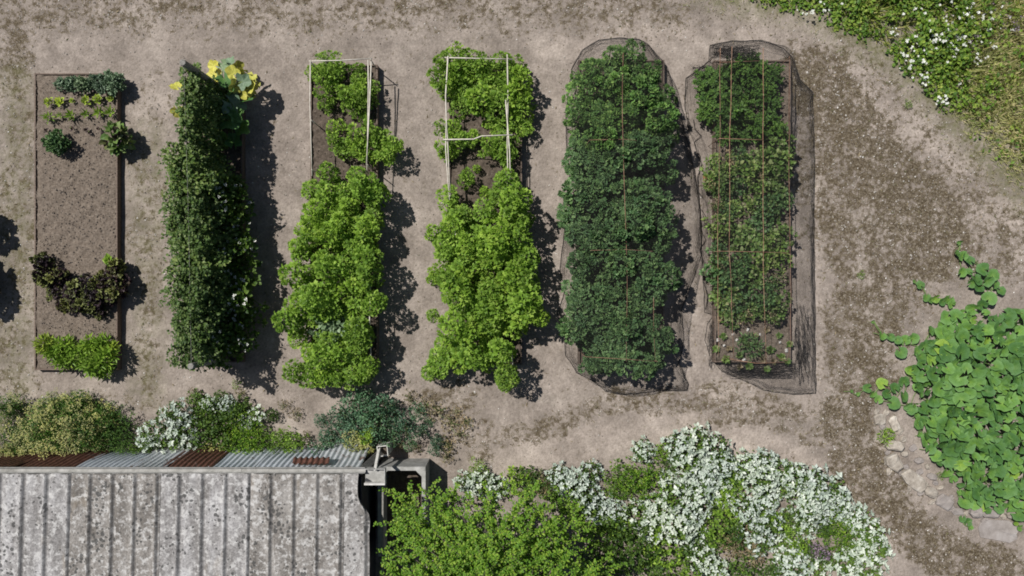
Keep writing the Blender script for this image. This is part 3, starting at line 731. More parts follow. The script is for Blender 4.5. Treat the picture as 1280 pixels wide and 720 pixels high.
# big lobed leaf (marrow) and round squash leaf ----------------------------------------
def bigleaf(seed, n=14, notch=True, lob=0.0, cup=.12, mat='squash'):
    rng = np.random.RandomState(seed); th = np.linspace(-np.pi / 2 + .28, 1.5 * np.pi - .28, n)
    el = rng.uniform(.82, 1.1); r = 1 + lob * np.cos(th * 5 + np.pi / 2) + rng.normal(0, .045, n) + .16 * np.exp(-((th - np.pi / 2) / .35) ** 2) - .05 * np.cos(th * 5 + np.pi / 2) ** 2; vein = .045 * np.cos(th * 7 + rng.uniform(0, 1)); fo = rng.uniform(.05, .32)
    rings = [np.zeros((1, 3))]; at = [0.0]; 
    for k, q in ((1, .5), (2, 1.0)):
        zz = (-cup * (1 - q) + (.06 if q < 1 else 0) + (rng.normal(0, .06, n) if q == 1 else rng.normal(0, .02, n))) + vein * q * 1.6 + fo * (q * np.cos(th)) ** 2 - .18 * (q * np.sin(th)) ** 2 * rng.uniform(-.6, 1)
        rings.append(np.c_[q * el * r * np.cos(th), q * r * np.sin(th), zz]); at += [q] * n
    rings[0][0] = (0, -.12, -cup)
    v = np.vstack(rings); f = []
    for i in range(n - 1):
        f += [(0, 1 + i, 2 + i), (1 + i, 1 + n + i, 2 + n + i), (1 + i, 2 + n + i, 2 + i)]
    A = Acc(); v[:, 1] += .1; A.add(v * .5, f, 0, at); return A.mesh('large_leaf', M[mat], True)
marrow_y = [bigleaf(200 + i, 26, lob=.13, cup=.2, mat='yellowleaf') for i in range(3)]
marrow_s = [bigleaf(220 + i, 26, lob=.2, cup=.2, mat='sage') for i in range(2)]
M['marrowg'] = M['squash']
marrow_g = [bigleaf(210 + i, 20, lob=.2, cup=.2) for i in range(3)]
def leafobj(parent, meshes, px, py, z, d, tilt=.25, rg=random):
    x, y = P(px, py, z)
    o = obj('leaf', rg.choice(meshes), parent, (x - parent.location.x, y - parent.location.y, z - parent.location.z), 0, d)
    o.rotation_euler = (rg.gauss(.1, tilt), rg.gauss(-.1, tilt), rg.uniform(0, 6.28)); return o
x, y = P(290, 118); mt = thing('marrow_plant', 'yellow-leaved marrow at the top right corner of the tall row', 'marrow plant', (x, y, .1))
rg = random.Random(9)
for px, py, z, d in ((268, 82, .45, .16), (278, 80, .46, .15), (288, 79, .42, .17), (297, 84, .45, .17), (292, 92, .5, .19), (304, 90, .45, .18), (313, 98, .44, .19), (303, 102, .52, .2), (295, 106, .5, .18), (312, 110, .46, .18), (319, 106, .4, .16), (302, 116, .42, .16), (316, 118, .38, .13), (221, 108, .3, .16), (222, 138, .35, .16), (290, 130, .4, .3), (268, 96, .35, .2)):
    leafobj(mt, marrow_y if (px, py) not in ((290, 130), (288, 79), (303, 102), (278, 80)) else marrow_s, px, py, z, d * 1.15, .4, rg)
for px, py, z, d in ((280, 98, .48, .24), (306, 124, .36, .24), (285, 150, .38, .36), (300, 158, .3, .3), (272, 128, .3, .3), (262, 145, .35, .28), (276, 172, .3, .3), (292, 178, .25, .26), (262, 112, .32, .22), (296, 142, .4, .26), (286, 112, .45, .22)):
    leafobj(mt, marrow_g, px, py, z, d, .35, rg)
A = Acc(); rngm = np.random.RandomState(3)
for c in list(mt.children):
    l_ = np.array(c.location); A.tube([(0, 0, -.02), l_ * [.5, .5, .9], l_ - [0, 0, .02]], [.012, .009, .006], 5, cap=False)
obj('stem', A.mesh('leaf_stalks', M['stem']), mt)

# ================================================================== beds 3 and 4: bright leafy crop
br = [clump(300 + i, 8, .19, .46, .12, (16, 22), T_LOB, (.04, .066), [M['bright'], M['stem']], under=30, lo=.05, z0=.3, droop=(.35, 1.3)) for i in range(5)]
br2 = [clump(310 + i, 10, .17, .42, .075, (10, 14), T_LOB, (.045, .075), [M['limey'], M['stem']], under=20, lo=.1, z0=.3, droop=(.35, 1.3)) for i in range(2)]
def fill(poly, d, seed, jitter=.35):
    """roughly even points inside a polygon (pixels)"""
    rng = np.random.RandomState(seed); xs = [p[0] for p in poly]; ys = [p[1] for p in poly]; out = []
    row = 0; y = min(ys)
    while y < max(ys):
        x = min(xs) + (d / 2 if row % 2 else 0)
        while x < max(xs):
            a, b = x + rng.uniform(-1, 1) * jitter * d, y + rng.uniform(-1, 1) * jitter * d
            if inside(a, b, poly): out.append((a, b, rng.uniform(.8, 1.2)))
            x += d
        y += d * .87; row += 1
    return out
p3 = fill([(384, 235), (400, 212), (430, 205), (462, 212), (474, 235), (478, 290), (470, 340), (468, 400), (466, 462), (440, 455), (412, 464), (366, 456), (360, 420), (357, 380), (358, 350), (366, 320), (376, 280)], 23, 31)
p3 += [(370, 464, .9), (384, 470, 1), (402, 468, .8), (420, 466, .9), (436, 472, 1), (452, 468, .9), (462, 458, .9)]
p3 = [p for p in p3 if not (395 < p[0] < 430 and 392 < p[1] < 420)]
mid = lambda P_: P_
scatter_plants('bright_leafy_plant', br, [(405, 72, .8), (412, 92, .95), (400, 88, .7), (388, 88, .5), (422, 82, .8), (408, 108, .8), (408, 128, .8), (432, 118, .7), (446, 98, .8), (450, 112, .85), (440, 128, .8), (455, 125, .8), (462, 108, .7), (448, 86, .6), (420, 158, .6), (418, 176, .75), (432, 184, .8), (446, 172, .85), (462, 165, .7), (472, 172, .9), (484, 178, .9), (476, 192, .9), (490, 188, .7), (450, 186, .8), (456, 148, .6)], 'bright green lobed-leaf plant inside the cane frame of the third bed', 'vegetable', 'plants inside the cane frame of the third bed', .44, zbase=ZB, seed=32)
brt = [clump(340 + i, 10, .16, .74, .12, (17, 24), T_LOB, (.04, .066), [M['bright'], M['stem']], under=14, lo=-.2, z0=.5, rmin=.8, droop=(.15, 1.75)) for i in range(6)]
brs = [clump(350 + i, 9, .15, .70, .12, (16, 22), T_LOB, (.04, .066), [M['limey'], M['stem']], under=30, lo=-.2, z0=.5) for i in range(2)]
scatter_plants('bright_leafy_plant', brt, p3, 'bright green lobed-leaf plant in the dense lower stand of the third bed', 'vegetable', 'dense lower stand of the third bed', .72, zbase=ZB, seed=31)
blue = clump(330, 16, .2, .4, .07, 9, T_OVA, (.04, .065), [M['sage'], M['petal'], M['stem']], matidx=[0, 0, 0, 0, 0, 0, 1])
scatter_plants('grey_green_plant', [blue], [(409, 400, 1.3), (420, 413, 1.2)], 'grey-green plant with pale tips amid the bright stand of the third bed', 'vegetable', 'grey-green plants in the third bed', .4, zbase=ZB, seed=33)
p4 = fill([(560, 262), (578, 232), (600, 245), (618, 212), (640, 205), (654, 240), (656, 300), (668, 350), (664, 392), (652, 400), (644, 450), (610, 458), (575, 456), (548, 462), (556, 420), (560, 380), (550, 340), (556, 300)], 23.5, 41)
scatter_plants('tall_leafy_plant', brt + brs[:1], p4 + [(560, 245, .9), (536, 468, .8), (545, 460, .8), (545, 290, .7), (545, 345, .6), (542, 395, .5), (632, 470, .9), (630, 482, .6), (675, 395, .8), (668, 380, .8)], 'bright green lobed-leaf plant in the dense lower stand of the fourth bed', 'vegetable', 'dense lower stand of the fourth bed', .72, zbase=ZB, seed=41)
scatter_plants('tall_leafy_plant', br, [(556, 78, .8), (570, 68, .9), (585, 70, .9), (552, 95, 1), (570, 90, 1.1), (590, 88, 1), (562, 108, 1), (580, 110, 1), (605, 78, .8), (612, 92, .9), (628, 76, .8), (645, 82, .8), (575, 128, .9), (595, 122, 1), (608, 110, .9), (622, 108, .9), (638, 98, .9), (652, 98, .9), (640, 118, 1), (655, 122, .9), (622, 130, .9), (650, 140, .9), (636, 150, .8), (615, 152, .7), (566, 160, .7), (552, 158, .6), (560, 180, .9), (575, 175, .8), (592, 170, .6), (612, 184, .8), (628, 178, .9), (632, 196, .8), (654, 158, .8), (582, 222, .7), (556, 190, .7)], 'bright green lobed-leaf plant inside the cane frame of the fourth bed', 'vegetable', 'plants inside the cane frame of the fourth bed', .46, zbase=ZB, seed=42)
scatter_plants('yellow_leafy_plant', br2, [(596, 211, .4), (606, 240, .5), (540, 349, .5), (545, 340, .6), (547, 300, .6), (585, 280, .7), (628, 360, .7), (600, 350, .7)], 'yellowish lobed-leaf plant scattered through the fourth bed', 'vegetable', 'yellowish plants of the fourth bed', .4, zbase=ZB, seed=43)

# cane frames ---------------------------------------------------------------------------
def canes(parent, rods, name='cane', mat='cane', r=.010):
    for pts in rods:
        w_ = []
        for (px, py, z) in pts:
            x, y = P(px, py, z); w_.append((x - parent.location.x, y - parent.location.y, z))
        w_ = np.array(w_); fine = [w_[0]]
        for a, b in zip(w_[:-1], w_[1:]):
            n = max(1, int(np.linalg.norm(b - a) / .35))
            for i in range(1, n + 1):
                fine.append(a + (b - a) * i / n + (R.normal(0, .005, 3) if i < n else 0))
        A = Acc(); A.tube(fine, np.linspace(r, r * .75, len(fine)), 6); obj(name, A.mesh(name, M[mat], True), parent)
x, y = P(430, 150); fr = thing('cane_frame', 'pale cane frame on legs over the top of the third bed', 'frame', (x, y, 0))
def leg(px, py, z):      # a leg standing below the frame point seen at (px, py)
    k = (H - z) / H; bx, by = 640 + (px - 640) * k, 360 + (py - 360) * k
    return [(bx, by, -.02), (px, py, z + .02)]
canes(fr, [[(386, 76.5, .55), (425, 75.5, .55), (465, 73, .55)], [(388, 75, .56), (387.5, 130, .555), (390, 220, .55)], [(460, 75, .56), (460, 140, .56), (458.5, 215, .54)], [(464, 77, .575), (462, 130, .565), (458, 207, .55)], [(463, 350, .5), (462, 400, .52), (464, 455, .5)]])
canes(fr, [leg(388, 77, .55), leg(463, 74, .55), leg(389, 150, .55), leg(459, 206, .55), leg(389.5, 212, .55), leg(463, 448, .5), leg(462, 352, .5)], name='leg')
x, y = P(600, 150); fr = thing('cane_frame', 'pale stick frame with a crooked crossbar over the top of the fourth bed', 'frame', (x, y, 0))
canes(fr, [[(556, 72, .55), (598, 73, .56), (642, 74, .55)], [(560, 70, .57), (557, 120, .565), (557, 185, .56), (562, 250, .55)], [(558, 150, .545), (563, 245, .54)], [(634, 68, .575), (635, 120, .57), (634, 180, .56), (634, 250, .55)], [(632, 125, .58), (637, 190, .57), (639, 252, .56)],
           [(554, 174.5, .58), (592, 174, .59), (602, 170, .59), (641, 168.5, .58)], [(613, 458, .5), (642, 459, .5)], [(636, 262, .5), (637, 280, .5)], [(640, 440, .5), (641, 462, .5)], [(569, 285, .5), (570, 300, .5)]])
canes(fr, [leg(559, 73, .55), leg(635, 73, .56), leg(562, 245, .54), leg(638, 245, .55), leg(557, 172, .56), leg(635, 170, .56), leg(640, 458, .5), leg(569, 292, .48)], name='leg')

# ================================================================== beds 5 and 6 under nets
kl = [clump(500 + i, 14, .19, .78, .09, (18, 24), T_CUR, (.03, .052), [M['kalelight'], M['stem']], under=40, lo=-.2, z0=.5, droop=(.15, 1.2)) for i in range(4)]
kb = [clump(510 + i, 12, .19, .74, .10, (13, 18), T_CUR, (.036, .07), [M['kale'], M['kaledull'], M['stem']], under=40, lo=-.2, z0=.5, matidx=[0, 0, 1]) for i in range(4)]
p5a = fill([(730, 82), (750, 70), (804, 68), (826, 90), (834, 130), (836, 178), (722, 178), (720, 130)], 24, 51, .25)
p5b = fill([(718, 180), (836, 180), (838, 240), (838, 300), (832, 360), (830, 420), (814, 447), (790, 452), (760, 458), (734, 460), (716, 440), (708, 400), (712, 340), (710, 290), (716, 240)], 24, 52, .25)
KALE = scatter_plants('curly_kale', kl, p5a, 'tightly curled kale above the first crossbar under the net of the fifth bed', 'kale', 'tightly curled kale under the fifth bed net', .74, (.95, 1.1), ZB, 51)
KALE += scatter_plants('loose_kale', kb, p5b + [(820, 444, .9), (806, 456, .9), (828, 425, .9)], 'dark loose-leaved kale below the first crossbar in the fifth bed', 'kale', 'loose-leaved kale in the fifth bed', .7, (.92, 1.1), ZB, 52)

ft = []
for i in range(3):
    rng = np.random.RandomState(520 + i); A = Acc(); n = 46
    for k in range(n):
        d = hemi(1, rng, .15)[0]; e = d * [.2, .2, .42] * rng.uniform(.7, 1.05); m_ = e * [.5, .5, .75]
        t = np.linspace(.35, 1, 9)[:, None]; c = (1 - t) ** 2 * 0 + 2 * t * (1 - t) * m_ + t * t * e
        c = np.repeat(c, 3, 0); a = rng.normal(0, 1, (len(c), 3)) * [1, 1, .5] + d * .5
        A.leaves(T_DIA, c, a, rng.normal(0, .4, (len(c), 3)) + [0, 0, 1], rng.uniform(.018, .045, len(c)))
    ft.append(A.mesh('feathery_foliage', [M['carrot']]))
p6a = fill([(884, 95), (910, 80), (945, 72), (970, 85), (976, 120), (974, 172), (905, 176), (888, 150), (876, 110)], 21, 61, .3)
scatter_plants('feathery_plant', ft, p6a, 'fine feathery-leaved plant filling the top of the sixth bed under the net', 'vegetable', 'feathery plants in the top of the sixth bed', .42, zbase=ZB, seed=61)
sm = [clump(530 + i, 15, .17, .36, .06, (8, 11), T_OVA, (.035, .065), [M['mixleaf'] if i % 2 else M['kale'], M['stem']], under=30, lo=.0, z0=.3) for i in range(4)]
p6b = fill([(892, 178), (976, 178), (985, 230), (988, 262), (892, 262)], 22, 62, .3)
p6c = fill([(894, 264), (984, 264), (986, 330), (984, 395), (955, 404), (918, 400), (900, 375), (896, 320)], 24, 63, .35)
scatter_plants('small_leaved_plant', [sm[1], sm[3], sm[1], sm[0]], p6b, 'dull green small-leaved plant just below the upper crossbar in the sixth bed', 'vegetable', 'small-leaved plants of the sixth bed', .36, zbase=ZB, seed=62)
scatter_plants('leafy_net_plant', sm, p6c, 'green leafy plant around the lower crossbar in the sixth bed', 'vegetable', 'leafy plants low in the sixth bed', .36, zbase=ZB, seed=63)
spn = clump(540, 12, .18, .3, .08, 10, T_NAR, (.06, .1), [M['kale'], M['stem']])
scatter_plants('twiggy_plant', [clump(545, 16, .15, .34, .05, 7, T_DIA, (.02, .04), [M['dry'], M['mixleaf'], M['stem']], matidx=[0, 1, 1], under=60, lo=0)], [(898, 255), (903, 290), (900, 330), (908, 372), (925, 345), (950, 215), (915, 200), (965, 300), (935, 395), (895, 225), (972, 352), (960, 390)], 'brownish twiggy plant in the sixth bed', 'vegetable', 'brownish twiggy plants in the sixth bed', .36, zbase=ZB, seed=66)
scatter_plants('spiky_plant', [spn], [(940, 432, 1)], 'dark spiky plant alone on the open soil at the foot of the sixth bed', 'vegetable', None, .3, (1, 1), ZB, 64)
scatter_plants('small_pale_plant', [seedling(87, 'dry', T_OVA, 14, (.04, .07)), seedling(88, 'mixleaf', T_OVA, 14, (.04, .07))], [(905, 420), (918, 408), (960, 412), (975, 420), (925, 445), (965, 438), (912, 436), (978, 446), (955, 450), (902, 398), (970, 400), (908, 450), (938, 458), (950, 440), (930, 424), (945, 420), (968, 452), (985, 452), (988, 430), (896, 436), (925, 458), (960, 462)], 'small withered plant on the stony soil at the foot of the sixth bed', 'vegetable', 'withered plants at the foot of the sixth bed', .1, zbase=ZB, seed=65)
W_ = [(897, 425), (916, 418), (935, 412), (905, 432), (975, 428), (950, 418), (968, 436), (930, 450), (983, 438), (921, 425)]; WST = dict(zip(W_, place_labels('small pale stone on soil, foot of sixth bed', W_)))
A = Acc(); rng = np.random.RandomState(5)
for (px, py) in ((897, 425), (916, 418), (935, 412), (905, 432), (975, 428), (950, 418), (968, 436), (930, 450), (983, 438), (921, 425)):
    x, y = P(px, py, .11); A2 = Acc(); A2.leaves(OCT, [(0, 0, .008)], rng.normal(0, 1, (1, 3)) * [1, 1, .1], np.array([[0, 0, 1.]]), [.02 + .012 * rng.rand()])
    tag(obj('white_stone', A2.mesh('white_stone', M['paintwood']), None, (x, y, .105)), WST[(px, py)], 'stone', 'pale stones in the sixth bed')
for (px, py, lb) in ((882, 219, 'broken orange clay pot at the left edge of the sixth bed'), (977, 163, 'small orange clay pot amid leaves by the right rods of the sixth bed')):
    x, y = P(px, py, .2); A = Acc(); n = 12; an = np.linspace(0, 2 * np.pi, n, endpoint=False); rings = []
    prof = [(.025, 0), (.036, .07), (.042, .07), (.042, .09), (.036, .09), (.03, .03)]
    v = np.vstack([np.c_[r * np.cos(an), r * np.sin(an), np.full(n, z)] for r, z in prof]); f = []
    for k in range(len(prof) - 1):
        for i in range(n): a_, b_ = k * n + i, k * n + (i + 1) % n; f += [(a_, b_, b_ + n), (a_, b_ + n, a_ + n)]
    A.add(v, f); o = obj('clay_pot', A.mesh('clay_pot', M['clay'], True), None, (x, y, .13 if px < 900 else .15)); o.rotation_euler = (.9, .4, 0); tag(o, lb, 'pot')

def net(label, group, outer, inner, top, rods, legs, cover=(), cell=.014, thread=.00062, seed=1, ripple=.012, rodr=.0048):
    xo = [P(a, b, .01) for a, b in outer]; xi = [P(a, b, top) for a, b in inner]
    cx, cy = np.mean([p[0] for p in xo]), np.mean([p[1] for p in xo])
    t = thing('net_cage', label, 'netting', (cx, cy, 0))
    xs = np.arange(min(p[0] for p in xo), max(p[0] for p in xo), cell); ys = np.arange(min(p[1] for p in xo), max(p[1] for p in xo), cell)
    X, Y = np.meshgrid(xs, ys)
    X = X + (vnoise(X, Y, 3, 2) - .5) * .05; Y = Y + (vnoise(X + 9, Y, 3, 2) - .5) * .05
    ins = inside(X, Y, xo); do = seg_dist(X, Y, xo, True) * ins; di = seg_dist(X, Y, xi, True) * (~inside(X, Y, xi))
    f = np.clip(do / (do + di + 1e-6), 0, 1)
    Z = .012 + (top + .012) * (1 - (1 - f) ** 1.6) + (vnoise(X, Y, 5 + seed, 3) - .5) * ripple * (2 + 3 * (f < 1)) - .03 * (vnoise(X, Y, 2.2, 2) - .5) * (f > .99)
    for (ox, oy, oz, rad_, hh) in cover:      # the mesh rests on the plants under it
        k_ = 1 - ((X - ox) ** 2 + (Y - oy) ** 2) / rad_ ** 2
        Z = np.maximum(Z, np.where(k_ > 0, oz + hh * np.sqrt(np.clip(k_, 0, 1)), 0) * (f > .02))
    Z = np.maximum(Z, gz(X, Y) + .006)
    V = np.stack([X, Y, Z], -1); A = Acc()
    for axis_ in (0, 1):
        a = V[:-1] if axis_ == 0 else V[:, :-1]; b = V[1:] if axis_ == 0 else V[:, 1:]
        ok = (ins[:-1] & ins[1:]) if axis_ == 0 else (ins[:, :-1] & ins[:, 1:])
        a = a[ok]; b = b[ok]; d = b - a; d /= np.linalg.norm(d, axis=1, keepdims=True) + 1e-9
        s_ = np.cross(d, [0, 0, 1.]); s_ /= np.linalg.norm(s_, axis=1, keepdims=True) + 1e-9; s_ *= thread
        n = len(a); v = np.stack([a - s_, a + s_, b + s_, b - s_], 1) - [cx, cy, 0]
        i4 = np.arange(n)[:, None] * 4
        A.add(v.reshape(-1, 3), np.vstack([i4 + [0, 1, 2], i4 + [0, 2, 3]]))
    tag(obj('netting', A.mesh('netting', M['net']), t), kind='stuff')
    # hem cord round the edge
    pts = []
    for (a, b) in zip(xo, xo[1:] + xo[:1]):
        n = max(2, int(math.hypot(b[0] - a[0], b[1] - a[1]) / .06))
        for i in range(n):
            q = np.array(a) + (np.array(b) - np.array(a)) * i / n
            q = q + (vnoise(q[0], q[1], 7, 2) - .5) * .03; pts.append((q[0] - cx, q[1] - cy, gz(q[0], q[1]) + .012))
    A = Acc(); A.tube(pts + [pts[0]], .0036, 5); obj('hem_cord', A.mesh('hem_cord', M['net']), t)
    # gathers: the slack mesh bunches into strands just inside the hem
    rg_ = np.random.RandomState(seed * 31); A = Acc(); n_ = len(pts); PT = np.array(pts)
    for k in range(150):
        i0 = rg_.randint(n_); L_ = rg_.randint(4, 22); off = rg_.uniform(.0, .10) ** 1; q = []
        for j in range(L_):
            p_ = PT[(i0 + j) % n_]; tv = PT[(i0 + j + 1) % n_] - PT[(i0 + j - 1) % n_]; nv = np.array([tv[1], -tv[0], 0]); nv /= np.linalg.norm(nv) + 1e-9
            sg = 1 if inside(p_[0] + cx + nv[0] * .02, p_[1] + cy + nv[1] * .02, xo) else -1
            q.append(p_ + nv * sg * (off + .012 * math.sin(j * .9 + k)) + [0, 0, off * .9 + .006 * rg_.rand()])
        A.tube(q, .0012, 3, cap=False)
    tag(obj('net_gathers', A.mesh('net_gathers', M['net']), t), kind='stuff')
    canes(t, rods, 'rod', 'rust', rodr); canes(t, legs, 'leg', 'rust', rodr)
    return t
n5 = net('fine black net draped over the kale bed on rusty rods', None,
    [(775, 47), (748, 50), (728, 62), (715, 85), (709, 120), (707, 175), (711, 215), (709, 260), (704, 300), (699, 335), (706, 362), (697, 392), (706, 410), (707, 444), (721, 466), (740, 476), (757, 488), (780, 494), (822, 488), (858, 489), (861, 480), (849, 455), (856, 420), (852, 388), (868, 345), (877, 318), (874, 250), (862, 185), (848, 135), (836, 90), (812, 58), (798, 49)],
    [(738, 66), (760, 60), (800, 62), (822, 80), (832, 120), (838, 200), (840, 300), (832, 400), (826, 446), (795, 462), (745, 462), (718, 450), (708, 400), (710, 340), (712, 260), (712, 180), (714, 110), (722, 85)], 0.900,
    [[(779, 66, 0.900), (778, 150, 0.920), (781, 250, 0.925), (784, 350, 0.920), (783, 452, 0.900)],
     [(737, 175, 0.890), (779, 174, 0.920), (801, 176, 0.900)], [(739, 313, 0.890), (783, 312, 0.920), (815, 314, 0.890)], [(732, 446, 0.880), (783, 449, 0.910), (822, 452, 0.870)], [(817, 372, 0.800), (819, 448, 0.800)]],
    [leg(737, 175, 0.890), leg(815, 314, 0.890), leg(739, 313, 0.890), leg(732, 446, 0.880), leg(822, 452, 0.870), leg(779, 68, 0.900)], seed=2, cover=[(o.location.x, o.location.y, .12, .25, .80 * o.scale[2]) for o in KALE])
n6 = net('slack black net with a wide skirt over the rusty rod cage of the sixth bed', None,
    [(888, 56), (915, 51), (952, 50), (980, 60), (990, 72), (1000, 100), (1016, 116), (1018, 200), (1018, 300), (1019, 400), (1020, 491), (990, 493), (955, 487), (920, 472), (902, 463), (888, 447), (881, 425), (884, 405), (892, 394), (881, 390), (878, 340), (877, 290), (873, 230), (876, 195), (862, 165), (855, 125), (857, 98), (872, 88), (886, 76)],
    [(893, 66), (984, 66), (988, 200), (990, 445), (908, 450), (900, 300), (893, 180)], .6,
    [[(900.5, 60, .58), (899, 200, .58), (897, 300, .57), (898, 445, .55)], [(915, 58, .62), (912, 200, .63), (911.5, 315, .62), (917, 449, .6)], [(954, 60, .63), (954, 200, .64), (954, 330, .64), (958, 455, .61)],
     [(987, 70, .6), (986, 200, .6), (988, 330, .6), (989, 430, .58), (984, 450, .57)],
     [(899, 173, .62), (930, 174, .65), (954, 175, .65)], [(897, 314, .6), (930, 314.5, .65), (986, 316, .62)], [(912, 449, .6), (945, 454, .62), (984, 453, .58)], [(900, 78, .58), (950, 76, .6)]],
    [leg(900, 62, .58), leg(987, 72, .6), leg(984, 451, .57), leg(917, 449, .6), leg(986, 316, .6), leg(898, 314, .58), leg(986, 175, .6), leg(899, 173, .6)], seed=3)
# loose gathered folds of the sixth net, with wavy cords along its left side
def folds(parent, quad, z, seed, n=34):
    rng = np.random.RandomState(seed); A = Acc(); cx, cy = parent.location.x, parent.location.y
    for k in range(n):
        u0, v0, u1, v1 = rng.uniform(0, 1, 4); pts = []
        for t in np.linspace(0, 1, 8):
            u = u0 + (u1 - u0) * t; v = v0 + (v1 - v0) * t * .6
            px = quad[0] + (quad[2] - quad[0]) * np.clip(u + rng.normal(0, .02), 0, 1); py = quad[1] + (quad[3] - quad[1]) * np.clip(v + rng.normal(0, .05), 0, 1)
            x, y = P(px, py, z); pts.append((x - cx, y - cy, z + rng.normal(0, .012)))
        A.tube(pts, .0022, 3, cap=False)
    return A
A = folds(n6, (888, 56, 950, 74), .5, 1, 190); obj('net_fold', A.mesh('net_fold', M['net']), n6)
A = folds(n6, (864, 80, 896, 98), .15, 2, 60); obj('net_fold', A.mesh('net_fold', M['net']), n6)
A = folds(n6, (900, 453, 1000, 472), .12, 4, 110); obj('net_fold', A.mesh('net_fold', M['net']), n6)
A = folds(n6, (884, 400, 900, 460), .1, 5, 40); obj('net_fold', A.mesh('net_fold', M['net']), n6)
A = folds(n6, (992, 380, 1014, 486), .06, 6, 60); obj('net_fold', A.mesh('net_fold', M['net']), n6)
A = folds(n6, (986, 90, 994, 250), .35, 3, 26); obj('net_fold', A.mesh('net_fold', M['net']), n6)
for pts in ([(866, 150), (868, 162), (876, 170), (867, 178), (872, 195), (877, 205), (871, 222), (872, 240), (880, 250)], [(876, 262), (884, 275), (874, 285), (882, 300), (874, 312), (880, 330), (878, 350), (884, 370), (880, 392)]):
    A = Acc(); w_ = []
    for i in range(len(pts) - 1):
        for t in np.linspace(0, 1, 4, endpoint=False):
            px = pts[i][0] + (pts[i + 1][0] - pts[i][0]) * t; py = pts[i][1] + (pts[i + 1][1] - pts[i][1]) * t; x, y = P(px, py); w_.append((x - n6.location.x, y - n6.location.y, .025 + .01 * math.sin(i + t * 3)))
    A.tube(w_, .0045, 5); obj('hem_cord', A.mesh('hem_cord', M['net']), n6)

# ================================================================== squash patch, lower right
sq = [bigleaf(700 + i, 17, lob=.06, cup=.14 + .04 * (i % 3)) for i in range(14)]
def squash(label, leaves, seed):
    rg = random.Random(seed); cx = sum(l[0] for l in leaves) / len(leaves); cy = sum(l[1] for l in leaves) / len(leaves)
    x, y = P(cx, cy); t = thing('squash_plant', label, 'squash plant', (x, y, 0))
    A = Acc()
    for (px, py, d, z) in leaves:
        o = leafobj(t, sq, px, py, z, d, .28, rg); l_ = np.array(o.location); g = l_ * [1, 1, 0] + [rg.gauss(0, .05), rg.gauss(0, .05), .01]
        A.tube([g, (g + l_) / 2 + [0, 0, .02], l_ - [0, 0, .01]], [.006, .005, .004], 4, cap=False)
    if len(leaves) < 30:
        for a_, b_ in zip(leaves[:-1], leaves[1:]):
            if math.hypot(a_[0] - b_[0], a_[1] - b_[1]) < 40:
                p_, q_ = [(*(np.array(P(l[0], l[1], .03)) - [x, y]), .03) for l in (a_, b_)]; m_ = (np.array(p_) + q_) / 2 + [rg.gauss(0, .02), rg.gauss(0, .02), .01]
                A.tube([p_, m_, q_], .006, 5, cap=False)
    # creeping vine through the leaf feet
    L = sorted(leaves, key=lambda l: (round(l[1] / 30), l[0]))
    for k in range(0, len(L) - 2, 3):
        pts = [(*(np.array(P(l[0], l[1])) - [x, y]), .02) for l in L[k:k + 3]]
        if max(math.dist(pts[0], pts[1]), math.dist(pts[1], pts[2])) < .5: A.tube(pts, .007, 5, cap=False)
    tag(obj('stem', A.mesh('vines', M['stem']), t), kind='stuff')
    return t
mainpoly = [(1160, 425), (1185, 395), (1215, 384), (1245, 392), (1290, 388), (1335, 400), (1335, 640), (1285, 650), (1258, 636), (1225, 640), (1206, 628), (1192, 600), (1170, 578), (1152, 548), (1138, 512), (1152, 498), (1140, 468)]
rg = random.Random(77); pts = []; tries = 0
while tries < 40000 and len(pts) < 460:
    tries += 1; a, b = rg.uniform(1130, 1335), rg.uniform(380, 652)
    if not inside(a, b, mainpoly): continue
    if all((a - q[0]) ** 2 + (b - q[1]) ** 2 > 8.6 ** 2 for q in pts): pts.append((a, b))
edge = seg_dist(np.array([p[0] for p in pts]), np.array([p[1] for p in pts]), mainpoly, True)
leaves = [(a, b, rg.choice([.12, .14, .17, .19, .21, .25]) * (1 if e > 12 else .85), .10 + min(e, 40) / 40 * .2 + rg.uniform(-.05, .06)) for (a, b), e in zip(pts, edge)]
squash('large overlapping-leaved squash filling the lower half of the patch behind the tan stones', [l for l in leaves if l[1] >= 520], 71)
squash('large overlapping-leaved squash filling the upper half of the patch below the short runner', [l for l in leaves if l[1] < 520], 70)
squash('short squash runner creeping up from the top of the patch', [(1200, 303, .09, .06), (1196, 316, .12, .07), (1204, 321, .15, .09), (1213, 326, .15, .09), (1208, 318, .12, .08), (1230, 337, .19, .1), (1202, 341, .15, .08), (1212, 340, .12, .07), (1220, 348, .2, .11), (1241, 345, .19, .1), (1225, 358, .19, .1), (1236, 374, .2, .12), (1251, 363, .14, .08), (1215, 354, .16, .12), (1234, 352, .18, .13), (1228, 382, .18, .12), (1245, 355, .13, .1)], 72)
squash('small squash shoot with a row of leaves left of the upper runner', [(1143, 352, .06, .04), (1151, 357, .13, .06), (1158, 371, .13, .07), (1165, 375, .12, .07), (1171, 373, .15, .08), (1179, 377, .12, .07), (1186, 374, .16, .08), (1190, 381, .12, .07)], 73)
squash('squash runner reaching left towards the mossy gravel at mid patch', [(1092, 402, .06, .04), (1103, 419, .13, .06), (1113, 421, .13, .07), (1126, 440, .17, .08), (1131, 426, .15, .07), (1141, 424, .17, .08), (1122, 425, .12, .09), (1156, 434, .2, .1), (1163, 415, .17, .09), (1147, 440, .15, .08)], 74)
